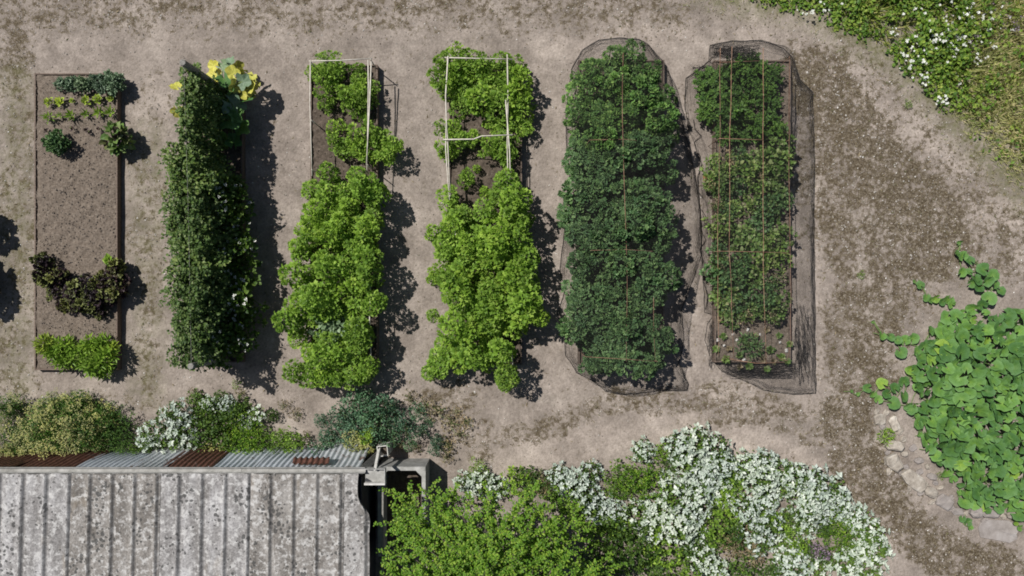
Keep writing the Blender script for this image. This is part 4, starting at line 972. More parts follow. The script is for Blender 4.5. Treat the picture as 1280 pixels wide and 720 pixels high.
squash('lowest squash runner pointing left above the first tan stones', [(1064, 489, .06, .04), (1072, 493, .07, .04), (1085, 485, .14, .06), (1092, 492, .12, .06), (1103, 480, .16, .08), (1109, 492, .15, .08), (1119, 486, .17, .08), (1098, 500, .13, .06), (1116, 504, .19, .08), (1130, 478, .18, .09), (1140, 462, .19, .1), (1130, 494, .18, .1), (1138, 508, .17, .1), (1148, 484, .18, .12), (1150, 528, .19, .08)], 75)
squash('stray squash sprig hanging over the grey slab', [(1210, 653, .12, .06), (1203, 648, .11, .06), (1213, 660, .09, .04), (1270, 652, .12, .06), (1276, 660, .1, .05)], 76)

# stones edging the patch
def stone(px, py, w_, h_, lab, rot=0, ht=.095, mat='stone', n=9, seed=0, cat='stone'):
    rng = np.random.RandomState(seed); x, y = P(px, py, ht); A = Acc()
    an = np.sort(np.linspace(0, 2 * np.pi, n, endpoint=False) + rng.uniform(-.22, .22, n)); sq_ = 1 / np.maximum(np.abs(np.cos(an)), np.abs(np.sin(an))) ** .6
    pl = np.c_[w_ / PPM / 2 * np.cos(an) * sq_, h_ / PPM / 2 * np.sin(an) * sq_] * rng.uniform(.86, 1.08, (n, 1))
    A.prism(pl, -.03, ht, min(.022, ht * .3), 0, .012); o = obj('edging_stone', A.mesh('edging_stone', M[mat]), None, (x, y, 0), math.radians(rot)); tag(o, lab, cat); return o
stone(1119, 530, 12, 20, 'small tan stone just below the lowest squash runner', 20, .05, seed=1)
stone(1101, 524, 16, 14, 'crumbly pale stone left of the green weed by the patch', 0, .04, seed=2)
stone(1121, 558, 24, 13, 'oblong tan stone directly below the green weed', -10, seed=3)
stone(1120, 580, 18, 24, 'upright-lying tan stone between the oblong one and the big slab', 30, seed=4)
stone(1145, 602, 38, 19, 'long pale slab, biggest of the tan stones along the patch', -38, .08, seed=5)
stone(1166, 616, 17, 12, 'small pale stone at the lower end of the long slab', -30, seed=6)
stone(1182, 628, 24, 17, 'greyish stone with a pale rim, midway along the edging', -35, .06, 'greystone', seed=7)
stone(1198, 640, 15, 9, 'small flat light stone left of the squash sprig', 0, .04, 'greystone', seed=8)
stone(1223, 641, 17, 14, 'squat brown-grey stone right of the squash sprig', 0, .09, 'greystone', seed=9)
stone(1241, 643, 25, 10, 'narrow dark-edged stone above the flat grey slab', -4, .1, 'greystone', seed=10)
stone(1268, 645, 16, 9, 'pale grey stone at the right edge of the photo', 8, .08, 'stone', seed=12)
stone(1247, 663, 54, 28, 'broad flat grey slab flush with the gravel by the squash', -8, .012, 'greystone', 11, seed=11, cat='slab')
stone(1150, 576, 12, 8, 'small brown stone on the bare soil under the squash edge', 10, .04, 'greystone', seed=13)
stone(1166, 596, 14, 8, 'small pinkish stone beside the upper corner of the long slab', -20, .04, 'greystone', seed=14)
rub = random.Random(12)
RUB = [(1108, 516), (1126, 540), (1130, 549), (1110, 566), (1132, 568), (1128, 592), (1112, 590), (1133, 584), (1158, 606), (1152, 616), (1172, 624), (1160, 584), (1176, 610), (1190, 622), (1190, 636), (1208, 642), (1212, 634), (1232, 650), (1255, 646), (1142, 560), (1150, 590), (1096, 515), (1104, 534), (1165, 628), (1138, 610), (1170, 604)]
for i, (a, b) in enumerate(RUB):
    o = stone(a, b, rub.uniform(6, 11), rub.uniform(5, 8), 'x', rub.uniform(0, 90), rub.uniform(.02, .045), rub.choice(['stone', 'greystone']), 7, 40 + i)
    o.name = 'rubble_stone'; o['group'] = 'small rubble along the squash patch'; o['_i'] = i
for o_, l_ in zip([o for o in COL.objects if '_i' in o], place_labels('small dusty rubble stone by the squash', RUB)): o_['label'] = l_; del o_['_i']
wd = [clump(740 + i, 7, .10, .1, .04, 8, T_NAR, (.04, .07), [M['bright'], M['stem']], under=8, stems=0) for i in range(2)]
scatter_plants('weed', wd, [(1109, 546, 1.1), (1113, 542, .8), (1105, 549, .7)], 'bright green weed beside the oblong tan stone', 'weed', 'weeds beside the oblong tan stone', .1, zbase=0, seed=74)
for k, (px, py, lb) in enumerate(((1077, 344, 'small lone green weed on the mossy gravel left of the squash runner'), (1225, 2, None), (1175, 595, 'grey-green weed at the edge of the squash beside the long slab'), (1136, 130, 'pale green weed tuft on the gravel near the verge'), (206, 242, 'yellow-green weed at the left foot of the climbing row'), (1165, 540, None), (295, 480, 'scrubby weed at the foot of the climbing row'))):
    if lb: scatter_plants('weed', wd, [(px, py, .6)], lb, 'weed', None, .1, zbase=0, seed=80 + k)

# ================================================================== grass verge, upper right
rng = np.random.RandomState(21); n = 52000
px = rng.uniform(850, 1420, n); py = rng.uniform(-90, 330, n)
vd = seg_dist(px, py, VERGE[:12]); ins = inside(px, py, VERGE)
keep = (ins & (rng.rand(n) < sstep(-2, 16, vd + (vnoise(px, py, 1 / 9, 3) - .5) * 26))) | (~ins & (vd < 22) & (rng.rand(n) < .06)) | ((np.abs(px - 920) < 90) & (py < 16) & (rng.rand(n) < .12))
px, py, vd, ins = px[keep], py[keep], vd[keep], ins[keep]
x = (px - 640) / PPM; y = (360 - py) / PPM
straw = (sstep(1190, 1265, px + .35 * (py - 60) + (vnoise(px, py, 1 / 25, 2) - .5) * 70) > rng.rand(len(px)))
hgt = np.where(ins, .05 + .16 * sstep(0, 60, vd) * vnoise(px, py, 1 / 18, 3) * 1.6, .03)
A = Acc()
for msk, mi, lm in ((~straw, 0, 1.0), (straw, 1, 1.5)):
    m_ = msk & (rng.rand(len(px)) < np.where(straw, .85, .42)); k = m_.sum()
    a = rng.uniform(0, 6.28, k); lean = rng.uniform(.3, 1.6, k)
    A.leaves(T_BLADE, np.c_[x[m_], y[m_], np.zeros(k)], np.c_[np.cos(a) * lean, np.sin(a) * lean, np.ones(k)], np.c_[np.cos(a), np.sin(a), np.full(k, .5)], hgt[m_] * rng.uniform(.9, 1.8, k) * (1 if mi == 0 else .85) + .03, mi)
tag(obj('verge_grass', A.mesh('verge_grass', [M['grass'], M['straw']])), 'rough green and straw-coloured grass on the verge', 'grass', kind='stuff')
A = Acc(); m_ = ins & (~straw | (rng.rand(len(px)) < .10)) & (vnoise(px + 99, py, 1 / 30, 3) > .42) ; k = m_.sum()
hz = hgt[m_] * rng.uniform(.3, 1.25, k)
lump = vnoise(px[m_], py[m_], 1 / 11, 2)
A.leaves(T_OVA, np.c_[x[m_], y[m_], hz * .6 + lump * .16 * sstep(0, 40, vd[m_])], rng.normal(0, 1, (k, 3)) * [1, 1, .35], rng.normal(0, .45, (k, 3)) + [0, 0, 1], rng.uniform(.025, .06, k) * (.7 + .8 * lump))
tag(obj('ground_cover', A.mesh('ground_cover', [M['verge']])), 'leafy green weeds covering the verge under the daisies', 'ground cover', kind='stuff')
A = Acc()
rngd = np.random.RandomState(2)
rosettes(A, np.array([[0, 0, .22]]), np.array([[.1, .1, 1.]]), rngd, .01, 9, T_OVA, (.02, .032), 0, (1.2, 1.5)); A.tube([(0, 0, 0), (.01, 0, .12), (0, 0, .22)], .002, 4, 1)
me1 = A.mesh('daisy', [M['petal'], M['stem']])
A = Acc()
for q in range(3): rosettes(A, np.array([[rngd.normal(0, .02), rngd.normal(0, .02), .2 + rngd.normal(0, .02)]]), np.array([[.1, .1, 1.]]), rngd, .01, 9, T_OVA, (.018, .03), 0, (1.2, 1.5))
A.tube([(0, 0, 0), (.01, 0, .12), (0, 0, .2)], .002, 4, 1)
me2 = A.mesh('daisy', [M['petal'], M['stem']])
dz = []
rg = random.Random(5)
for (cx, cy, sx, sy, n) in ((1200, 25, 30, 16, 34), (1165, 60, 22, 12, 12), (1140, 68, 16, 12, 14), (1200, 60, 30, 12, 18), (1150, 98, 8, 8, 5), (1178, 126, 5, 5, 7), (1030, 10, 18, 8, 6), (1165, 45, 10, 6, 8), (1225, 75, 8, 5, 6), (1120, 40, 10, 12, 3), (1005, 22, 14, 4, 4), (1195, 103, 8, 10, 3), (1150, 12, 12, 8, 6)):
    for _ in range(int(n * 1.7)): dz.append((rg.gauss(cx, sx * .8), rg.gauss(cy, sy * .9), rg.uniform(.6, 1.3)))
dz = [d for d in dz if inside(d[0], d[1], VERGE)]
scatter_plants('daisy', [me1, me1, me2], dz, 'white daisy-like flower standing in the green verge', 'flower', 'white daisies on the verge', .2, (.55, .72), .03, 91)
mv = clump(750, 14, .16, .22, .04, 8, T_DIA, (.02, .035), [M['mauve'], M['grass']], matidx=[0, 0, 1])
for (px, py, s_, lb) in ((1218, 52, 1, 'greyish mauve seed-headed clump in the middle of the daisies'), (1272, 30, 1.1, 'greyish mauve clump at the top right corner of the verge'), (1238, 12, .7, 'small mauve clump above the daisies')):
    scatter_plants('mauve_plant', [mv], [(px, py, s_)], lb, 'wild plant', None, .22, (1, 1), .02, int(px))

# ================================================================== bottom border: white-leaved mounds, green mounds
wm = []
for i in range(5):
    rng = np.random.RandomState(800 + i); A = Acc(); nr = [13, 16, 19, 22, 25][i]
    k = np.arange(nr) + .5; z = 1 - .95 * k / nr; t = k * 2.39996; d = np.c_[np.sqrt(1 - z * z) * np.cos(t), np.sqrt(1 - z * z) * np.sin(t), z]
    c = d * rng.uniform(.8, 1.08, (nr, 1)) * [.27, .27, .3] + [0, 0, .12] + rng.normal(0, .012, (nr, 3))
    rosettes(A, c, d * [1, 1, .6] + [0, 0, .8] + rng.normal(0, .2, (nr, 3)), rng, .02, (6, 9), T_LAW, (.045, .088), 0, (.9, 1.45))
    for q in c[::2]: A.tube([(0, 0, -.02), q * [.5, .5, .5], q], [.005, .004, .003], 3, 1, cap=False)
    n = 190; d2 = hemi(n, rng, 0); c2 = d2 * rng.uniform(.5, .98, (n, 1)) * [.26, .26, .28] + [0, 0, .08]
    A.leaves(T_OVA, c2, rng.normal(0, 1, (n, 3)) * [1, 1, .5], rng.normal(0, .4, (n, 3)) + [0, 0, 1], rng.uniform(.035, .06, n), 1)
    wm.append(A.mesh('white_mound', [M['silverleaf'], M['shrub']]))
W = 'white-leaved woolly mound in the big drift along the bottom border'
GAPS = [(778, 604), (795, 600), (812, 606), (790, 615), (916, 594), (918, 612), (905, 640), (1052, 660), (1060, 675), (985, 650), (972, 668), (930, 680), (918, 690), (1022, 690), (835, 572), (862, 600), (905, 700), (1030, 655)]
scatter_plants('white_mound_plant', wm, [w_ for w_ in [(700, 597, .7), (715, 610, .8), (738, 592, .7), (735, 618, .8), (745, 638, .85), (765, 640, .8), (790, 628, .7), (800, 648, .9), (825, 640, .9), (818, 662, .8), (845, 622, .9), (862, 642, .8), (850, 660, .9), (872, 625, .8), (880, 605, .9), (862, 582, .9), (850, 560, .8), (872, 552, .9), (895, 562, .9), (905, 582, .8), (886, 585, .8), (838, 600, .6),
    (935, 585, .8), (955, 578, .8), (930, 608, .8), (955, 600, .9), (978, 590, .8), (1000, 600, .9), (985, 612, .8), (1020, 605, .9), (1040, 618, .9), (1015, 625, .9), (960, 630, .8), (935, 638, .8), (912, 640, .7), (940, 662, .8), (952, 680, .8), (962, 655, .7), (1050, 632, .8), (1028, 640, .8), (1075, 652, .85), (1092, 668, .9), (1098, 690, .9), (1080, 690, .9), (1088, 712, .9), (1060, 705, .9), (1010, 662, .7), (985, 690, .8), (995, 710, .9), (1025, 715, .8), (880, 700, .8), (895, 715, .8), (1008, 640, .8), (870, 665, .7), (905, 620, .7), (1065, 735, .9), (990, 740, .9), (900, 740, .9)] if all(math.hypot(w_[0] - g_[0], w_[1] - g_[1]) > 15 for g_ in GAPS)],
    W, 'white-leaved plant', 'white-leaved mounds of the bottom border', .38, (.9, 1.1), 0, 81)
scatter_plants('white_mound_plant', wm, [(805, 565, .65)], 'small lone white-leaved mound left of the big drift, nearest the beds', 'white-leaved plant', None, .38, (1, 1), 0, 82)
scatter_plants('white_mound_plant', wm, [(583, 605, .65), (602, 606, .8), (622, 612, .6)], 'white-leaved mound behind the yellow-green tree, right of the concrete bin', 'white-leaved plant', 'white-leaved mounds beside the tree', .38, (.95, 1.1), 0, 83)
gm = [clump(820 + i, 22, .24, .40, .06, (9, 13), T_OVA, (.03, .055), [M['shrub'] if i % 2 else M['bright'], M['stem']], under=60, lo=0) for i in range(4)]
ym = [clump(830 + i, 26, .24, .36, .055, (9, 13), T_DIA, (.025, .045), [M['tree'], M['stem']], under=60, lo=0) for i in range(2)]
scatter_plants('yellow_green_mound', ym, [(775, 600, 1.0), (795, 598, 1.1), (810, 608, 1.0), (788, 615, .9), (820, 595, .8), (770, 612, .8)], 'yellow-green mound between two arms of the white drift', 'bush', 'yellow-green mounds left in the white drift', .36, zbase=0, seed=84)
scatter_plants('yellow_green_mound', ym, [(1052, 655, .9), (1045, 672, .8), (1068, 672, .9), (1058, 686, .7), (915, 612, .6)], 'yellow-green mound among white plants near the right end of the drift', 'bush', 'yellow-green mounds right in the white drift', .36, zbase=0, seed=85)
scatter_plants('green_mound', gm, [(828, 565, .5), (915, 585, .7), (918, 600, .7), (990, 645, .6), (975, 665, .6), (895, 660, .9), (915, 670, .9), (890, 680, .8), (860, 690, 1), (830, 690, 1.1), (800, 680, 1.1), (770, 665, 1.1), (745, 665, 1.0), (720, 640, 1), (700, 625, 1), (780, 700, 1.1), (820, 715, 1.1), (750, 705, 1.1), (920, 650, .7), (860, 605, .6), (1010, 690, .7), (965, 715, .9), (925, 715, .9), (1040, 700, .6), (855, 725, 1.1), (685, 610, .8), (662, 600, .7), (645, 603, .8), (830, 745, 1.2), (780, 745, 1.2), (940, 745, 1), (1030, 745, 1), (920, 610, .8), (908, 632, .7), (975, 655, .8), (990, 668, .6), (1032, 660, .7), (838, 578, .6), (895, 640, .5), (950, 645, .5), (1000, 685, .6), (770, 660, .9)], 'mid green leafy mound between the white drift and the tree', 'bush', 'mid green mounds of the bottom border', .34, zbase=0, seed=86)
dm = clump(840, 20, .22, .26, .05, 8, T_LAN, (.04, .08), [M['dry'], M['stem']], under=40, droop=(.2, 1.5))
scatter_plants('faded_mound', [dm], [(918, 685, .9), (940, 695, .9), (908, 668, .8), (930, 672, .7)], 'faded brown spent plant in the middle of the white drift', 'dead plant', 'faded plants within the white drift', .26, zbase=0, seed=87)
scatter_plants('faded_mound', [dm], [(672, 605, .8), (682, 612, .7)], 'straw-coloured spent plant between the tree and the white drift', 'dead plant', 'straw-coloured plants beside the tree', .26, zbase=0, seed=88)
pm = clump(841, 16, .14, .3, .05, 8, T_OVA, (.03, .05), [M['mauve'], M['shrub']], matidx=[0, 0, 1])
scatter_plants('purple_mound', [pm], [(1020, 688, .9), (1030, 695, .8)], 'dusky purple plant near the bottom of the white drift', 'plant', 'dusky purple plants in the white drift', .3, zbase=0, seed=89)

# tree at the bottom ---------------------------------------------------------------------
def tree():
    rng = np.random.RandomState(900); bx, by = P(650, 770)
    t = thing('small_tree', 'yellow-green spreading tree overhanging the dark gap beside the shed', 'tree', (bx, by, 0))
    T = Acc(); C = Acc(); o = np.array([bx, by, 0])
    T.tube([(0, 0, -.05), (.02, .03, .35), (.0, .08, .7)], [.09, .075, .06], 8)
    tips = [(492, 645, 1.0), (490, 708, 1.1), (502, 628, .9), (512, 655, 1.2), (525, 680, 1.3), (500, 618, 1.0), (515, 640, 1.15), (530, 612, .95), (548, 632, 1.2), (494, 690, 1.1), (505, 668, 1.1), (520, 700, 1.3), (540, 660, 1.4), (560, 690, 1.5), (556, 615, 1.0), (575, 640, 1.4), (590, 668, 1.6), (600, 640, 1.4), (622, 655, 1.6), (640, 632, 1.3), (660, 655, 1.5), (610, 700, 1.7), (640, 690, 1.7), (670, 690, 1.6), (690, 665, 1.3), (705, 690, 1.4), (580, 720, 1.6), (540, 725, 1.4), (630, 730, 1.8), (690, 725, 1.5), (730, 715, 1.2), (660, 622, 1.1), (615, 625, 1.2), (500, 730, 1.2), (645, 770, 1.8), (590, 770, 1.7), (700, 780, 1.5), (545, 780, 1.4), (640, 830, 1.7), (750, 760, 1.2), (760, 700, .9), (720, 655, 1.0), (690, 635, 1.1), (570, 660, 1.3), (720, 735, 1.3)]
    for (px, py, z) in tips:
        x, y = P(px, py, z); e = np.array([x, y, z]) - o; s = np.array([0, .08, .7]) * rng.uniform(.6, 1)
        m_ = s + (e - s) * .5 + np.array([0, 0, .18]) + rng.normal(0, .06, 3)
        tt = np.linspace(0, 1, 8)[:, None]; cv = (1 - tt) ** 2 * s + 2 * tt * (1 - tt) * m_ + tt ** 2 * e
        T.tube(cv, np.linspace(.022, .004, 8), 5, cap=False)
        # side twigs with leaves
        for k in range(24):
            u = rng.uniform(.5, 1.0); b = (1 - u) ** 2 * s + 2 * u * (1 - u) * m_ + u * u * e
            dr = (e - s) / np.linalg.norm(e - s) * .6 + rng.normal(0, .8, 3) * [1, 1, .45]; dr /= np.linalg.norm(dr)
            L = rng.uniform(.12, .32) * (1.25 - .5 * abs(u - .8)); q = b + dr * L + [0, 0, .02]
            T.tube([b, q], [.004, .0015], 3, cap=False)
            n = 34; w_ = np.linspace(.1, 1.05, n)[:, None]; side = np.where(np.arange(n) % 2, 1, -1)[:, None]
            sd_ = np.cross(dr, [0, 0, 1.]); p = b + (q - b) * w_ + rng.normal(0, .012, (n, 3))
            C.leaves(T_OVA, p, dr * .5 + sd_ * side + rng.normal(0, .3, (n, 3)), rng.normal(0, .3, (n, 3)) + [0, 0, 1], rng.uniform(.02, .042, n))
    obj('trunk', T.mesh('trunk', M['bark'], True), t); obj('crown', C.mesh('crown', M['tree']), t)
tree()

# ================================================================== plants along the shed wall
fen = []
for i in range(3):
    rng = np.random.RandomState(850 + i); A = Acc()
    n = 46; d = hemi(n, rng, .1); c = d * rng.uniform(.7, 1.06, (n, 1)) * [.34, .34, .8] + [0, 0, .1]
    for cc in c:
        A.tube([(0, 0, 0), cc * [.4, .4, .6], cc], [.006, .004, .0025], 3, 1, cap=False)
        k = 16; a = rng.uniform(0, 6.28, k); r = np.sqrt(rng.rand(k)) * .042
        A.leaves(T_DIA, cc + np.c_[r * np.cos(a), r * np.sin(a), rng.normal(0, .006, k)], np.c_[np.cos(a), np.sin(a), rng.normal(0, .3, k)], np.tile([0, 0, 1.], (k, 1)) + rng.normal(0, .3, (k, 3)), rng.uniform(.018, .03, k), 0)
    n = 900; d = hemi(n, rng, 0); p = d * rng.uniform(.3, .95, (n, 1)) * [.34, .34, .75]
    A.leaves(T_NAR, p, rng.normal(0, 1, (n, 3)), rng.normal(0, .6, (n, 3)) + [0, 0, 1], rng.uniform(.04, .08, n), 2)
    fen.append(A.mesh('fennel', [M['olive'], M['stem'], M['carrot']]))
scatter_plants('fennel_plant', fen, [(45, 532, 1), (75, 525, 1), (60, 550, .95), (100, 538, .95), (88, 554, .9), (30, 548, .95), (112, 525, .8), (20, 562, .6), (55, 512, .7), (85, 508, .7), (72, 568, .6), (40, 568, .6), (10, 570, .6), (25, 572, .6), (56, 572, .6), (86, 572, .55), (0, 572, .6)], 'olive-yellow fennel-like plant with flat flower heads against the shed wall', 'fennel', 'fennel against the shed wall', .85, (.95, 1.05), 0, 101)
scatter_plants('fennel_plant', fen, [(-5, 515, .8), (2, 545, .8)], 'darker fennel-like plant cut by the left edge of the photo', 'fennel', 'fennel at the left edge', .85, (.95, 1.05), 0, 102)
dkb = [clump(860 + i, 26, .26, .6, .06, 9, T_NAR, (.04, .07), [M['carrot'], M['stem']], under=80, lo=0) for i in range(2)]
scatter_plants('dark_feathery_bush', dkb, [(128, 530, .9), (142, 538, .9), (150, 552, .85), (132, 556, .8), (160, 566, .7), (118, 552, .8), (140, 572, .6), (120, 572, .6), (100, 572, .55)], 'dark green feathery bush right of the olive fennel', 'bush', 'dark feathery bushes by the shed', .6, zbase=0, seed=103)
scatter_plants('white_wall_plant', wm, [(186, 542, .6), (182, 552, .5)], 'tiny white-leaved plant beside the dark feathery bushes', 'white-leaved plant', 'tiny white plants beside the dark bushes', .38, zbase=.25, seed=104)
scatter_plants('white_wall_plant', wm, [(218, 518, .7), (228, 535, .8), (208, 540, .6), (212, 558, .75), (235, 556, .7), (262, 505, .4), (282, 505, .4), (318, 520, .5), (305, 528, .4)], 'white-leaved plant in the mixed clump against the middle of the shed wall', 'white-leaved plant', 'white plants at the middle of the shed wall', .38, zbase=.12, seed=105)
sg = [clump(870 + i, 24, .2, .5, .055, 9, T_OVA, (.03, .055), [M['shrub'], M['stem']], under=60, lo=0) for i in range(3)]
scatter_plants('leafy_wall_plant', sg, [(255, 545, .9), (268, 528, .9), (278, 552, .85), (240, 502, .7), (192, 558, .8), (222, 572, .6), (258, 510, .8), (204, 522, .6), (288, 520, .8), (245, 524, .7), (272, 500, .6), (300, 510, .6), (250, 570, .75), (172, 566, .7), (205, 572, .7), (184, 574, .6), (270, 574, .6), (232, 574, .7), (338, 520, .5)], 'green leafy plant mixed with white ones against the shed wall', 'bush', 'green plants mixed along the shed wall', .5, zbase=0, seed=106)
scatter_plants('round_green_bush', [clump(880 + i, 34, .19, .55, .045, 9, T_OVA, (.022, .04), [M['bright'] if i else M['shrub'], M['stem']], under=60, lo=0) for i in range(2)], [(350, 550, .85), (364, 558, .85), (344, 570, .8), (358, 572, .75)], 'compact fresh green bush just left of the blue-green one', 'bush', 'compact fresh green bushes by the wall', .55, zbase=0, seed=107)
ol = clump(898, 18, .2, .34, .06, 9, T_LAW, (.035, .06), [M['olive'], M['stem']], under=40, lo=0)
scatter_plants('yellowing_plant', [ym[0], dm, ol], [(305, 548, .9), (320, 545, .8), (312, 562, .8), (295, 562, .9), (328, 562, .7), (264, 566, .8), (300, 535, .8), (285, 572, .8), (310, 574, .7), (298, 576, .6), (325, 575, .6), (285, 540, .8)], 'yellowing spent plant left of the compact green bush', 'plant', 'yellowing plants by the wall', .4, zbase=.1, seed=108)
bg_ = [clump(890 + i, 17, .2, .62, .07, 12, T_LAW, (.03, .06), [M['bluegreen'], M['stem']], under=60, lo=0) for i in range(3)]
scatter_plants('blue_green_shrub', bg_, [(420, 520, .9), (440, 505, .9), (455, 520, .95), (475, 510, .9), (430, 540, .9), (410, 545, .75), (470, 530, .9), (492, 525, .85), (505, 535, .8), (455, 498, .7), (490, 508, .6), (412, 560, .7), (488, 545, .7), (400, 556, .7), (432, 560, .8), (470, 550, .8), (400, 570, .6), (418, 572, .6), (440, 530, .9), (460, 540, .9), (520, 515, .6), (526, 538, .6), (512, 556, .5), (398, 528, .5), (535, 528, .45)], 'blue-green feathery shrub clump at the right end of the shed wall', 'shrub', 'blue-green shrubs by the shed corner', .62, zbase=0, seed=109)
scatter_plants('blue_green_shrub', bg_, [(546, 552, .5), (544, 562, .5)], 'small blue-green shrub just right of the concrete bin top', 'shrub', 'small blue-green shrubs by the bin', .5, zbase=0, seed=110)
scatter_plants('yellow_tipped_plant', [ol, br2[0]], [(440, 552, .75), (452, 560, .7), (458, 546, .6)], 'yellow-tipped leafy plant below the blue-green shrubs', 'plant', 'yellow-tipped plants by the corner', .42, zbase=.25, seed=111)
dr = [clump(895 + i, 14, .2, .3, .05, 7, T_DIA, (.025, .05), [M['dry'], M['stem']], under=60, lo=0, stems=10) for i in range(2)]
scatter_plants('dead_weed', dr, [(530, 505, .7), (545, 515, .8), (562, 530, .9), (575, 545, .7), (560, 555, .8), (580, 530, .6), (512, 498, .6), (558, 572, .6), (520, 560, .5), (500, 560, .5), (572, 515, .5)], 'dry brown weed on the bare ground right of the blue-green shrubs', 'dead plant', 'dry weeds beyond the shrubs', .3, zbase=0, seed=112)
scatter_plants('dead_weed', dr, [(355, 508, .6), (368, 518, .5), (382, 545, .5), (300, 492, .5), (240, 492, .5)], 'small dry weed in the gap between the wall plants and the beds', 'dead plant', 'small dry weeds in the gap', .3, zbase=0, seed=113)
scatter_plants('weed', wd, [(595, 580, 1.1), (598, 588, .9), (590, 592, .7)], 'light green weed just above the white plants beside the tree', 'weed', 'weeds beside the tree', .1, zbase=.1, seed=114)

# ================================================================== the shed
RZ = 1.12                                    # eaves height
ex, ey = P(463, 592, RZ); wx0, _ = P(-140, 592, RZ)
shed = thing('shed', 'long low shed with lichened grey ribbed cement roof and rusty tin wall', 'shed', (ex, ey, 0))
SL = .05; LEN = 4.0                           # roof rises gently to the south
pitch = 28.7 * (H - RZ) / H / PPM
joints = [463, 430.6, 316, 201.5, 92, -23, -138]
def roof_sheet(xl, xr, dz, ragged=False):
    A = Acc(); nr = max(1, round((xr - xl) / pitch)); xs = []; zs = []; rd = []
    for k in range(nr):
        b = xl + (xr - xl) * k / nr; p = (xr - xl) / nr
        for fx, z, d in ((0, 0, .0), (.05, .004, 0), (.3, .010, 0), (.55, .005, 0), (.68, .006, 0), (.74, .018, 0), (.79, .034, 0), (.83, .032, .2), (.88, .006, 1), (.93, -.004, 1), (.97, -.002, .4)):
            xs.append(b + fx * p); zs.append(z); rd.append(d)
    xs.append(xr); zs.append(.0); rd.append(0)
    ys = np.r_[np.linspace(0, .6, 9), np.linspace(.8, LEN, 12)]; n = len(xs); V = []; D = []
    rng = np.random.RandomState(int(abs(xl) * 100))
    for j, y in enumerate(ys):
        for i in range(n):
            xx = xs[i]
            if ragged:
                cut = xr - .15 * float(sstep(.62, .3, y)) - .012 * math.sin(y * 9)
                xx = min(xx, cut + (xx - xr) * .02)
            V.append((xx, -y + (rng.normal(0, .004) if j == 0 else 0), zs[i] + dz + y * SL)); D.append(rd[i])
    f = []
    for j in range(len(ys) - 1):
        for i in range(n - 1):
            a = j * n + i; f += [(a, a + n, a + n + 1), (a, a + n + 1, a + 1)]
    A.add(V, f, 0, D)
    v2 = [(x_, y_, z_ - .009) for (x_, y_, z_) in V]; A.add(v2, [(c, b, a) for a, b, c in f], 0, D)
    off = len(V)                                         # rim that closes the sheet's thickness
    rim = []
    for i in range(n - 1): rim += [(i, i + 1, off + i + 1), (i, off + i + 1, off + i)]
    for j in range(len(ys) - 1):
        a, b = j * n + n - 1, (j + 1) * n + n - 1; rim += [(a, b, off + b), (a, off + b, off + a)]
    A.f[-1] = np.vstack([A.f[-1], np.array(rim)]); A.m[-1] = np.zeros(len(A.f[-1]), int)
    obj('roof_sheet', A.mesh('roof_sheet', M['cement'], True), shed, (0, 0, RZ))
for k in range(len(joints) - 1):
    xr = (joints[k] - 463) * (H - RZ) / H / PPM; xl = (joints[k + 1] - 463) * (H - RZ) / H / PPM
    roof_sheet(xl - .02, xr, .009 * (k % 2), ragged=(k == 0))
# walls: dark lining behind, tin sheets in front
base_z = RZ - .1; WX = -.14
A = Acc(); A.box(-8.2, WX, -LEN, -.05, 0, base_z); obj('wall', A.mesh('inner_walls', M['darktimber']), shed)
def tin(pxl, pxr, mat, lean, lab=None, ztop=RZ - .06, zbot=.05, drop=0, yoff=0, nseg=9, pit=.076):
    x0 = (pxl - 463) * (H - ztop) / H / PPM; x1 = (pxr - 463) * (H - ztop) / H / PPM
    A = Acc(); n = max(6, int((x1 - x0) / (pit / 8))); xs = np.linspace(x0, x1, n + 1); zs = np.linspace(0, 1, nseg)
    V = []
    for t in zs:
        for i, x_ in enumerate(xs):
            wv = math.sin((x_ - x0) / pit * 2 * math.pi) * .011
            V.append((x_ + .012 * math.sin(3 * t + x0), yoff + lean * (1 - t) + wv + .015 * math.sin(t * 4 + x0 * 5), zbot + (ztop - zbot) * t))
    f = []; m_ = n + 1
    for j in range(nseg - 1):
        for i in range(n): a = j * m_ + i; f += [(a, a + 1, a + m_ + 1), (a, a + m_ + 1, a + m_)]
    A.add(V, f)
    o = obj('tin_sheet', A.mesh('tin_sheet', M[mat], True), shed, (0, .04, 0))
    if lab: o['label'] = lab
    return o
tin(-140, -62, 'tin_rust', .1); tin(-66, 12, 'tin_rust', .05, yoff=.015)
tin(8, 96, 'tin_rust', .06, 'dark red rusted tin sheet')
tin(92, 168, 'tin_clean', .04, 'bluish galvanised tin sheet', yoff=.015)
tin(160, 206, 'tin_spot', .1, 'pale tin sheet leaning outwards', yoff=.02)
tin(200, 262, 'tin_rust', .12, 'red-brown rusted tin sheet', yoff=.0)
tin(254, 322, 'tin_clean', .05, 'light blue-grey tin sheet', yoff=.018)
tin(316, 392, 'tin_clean', .09, 'light blue-grey tin sheet with ribs', yoff=.005)
tin(386, 447, 'tin_spot', .14, 'pale tin sheet streaked with rust', yoff=.02)
tin(362, 408, 'tin_rust', .02, 'short rust-red tin patch', zbot=.86, yoff=.085)
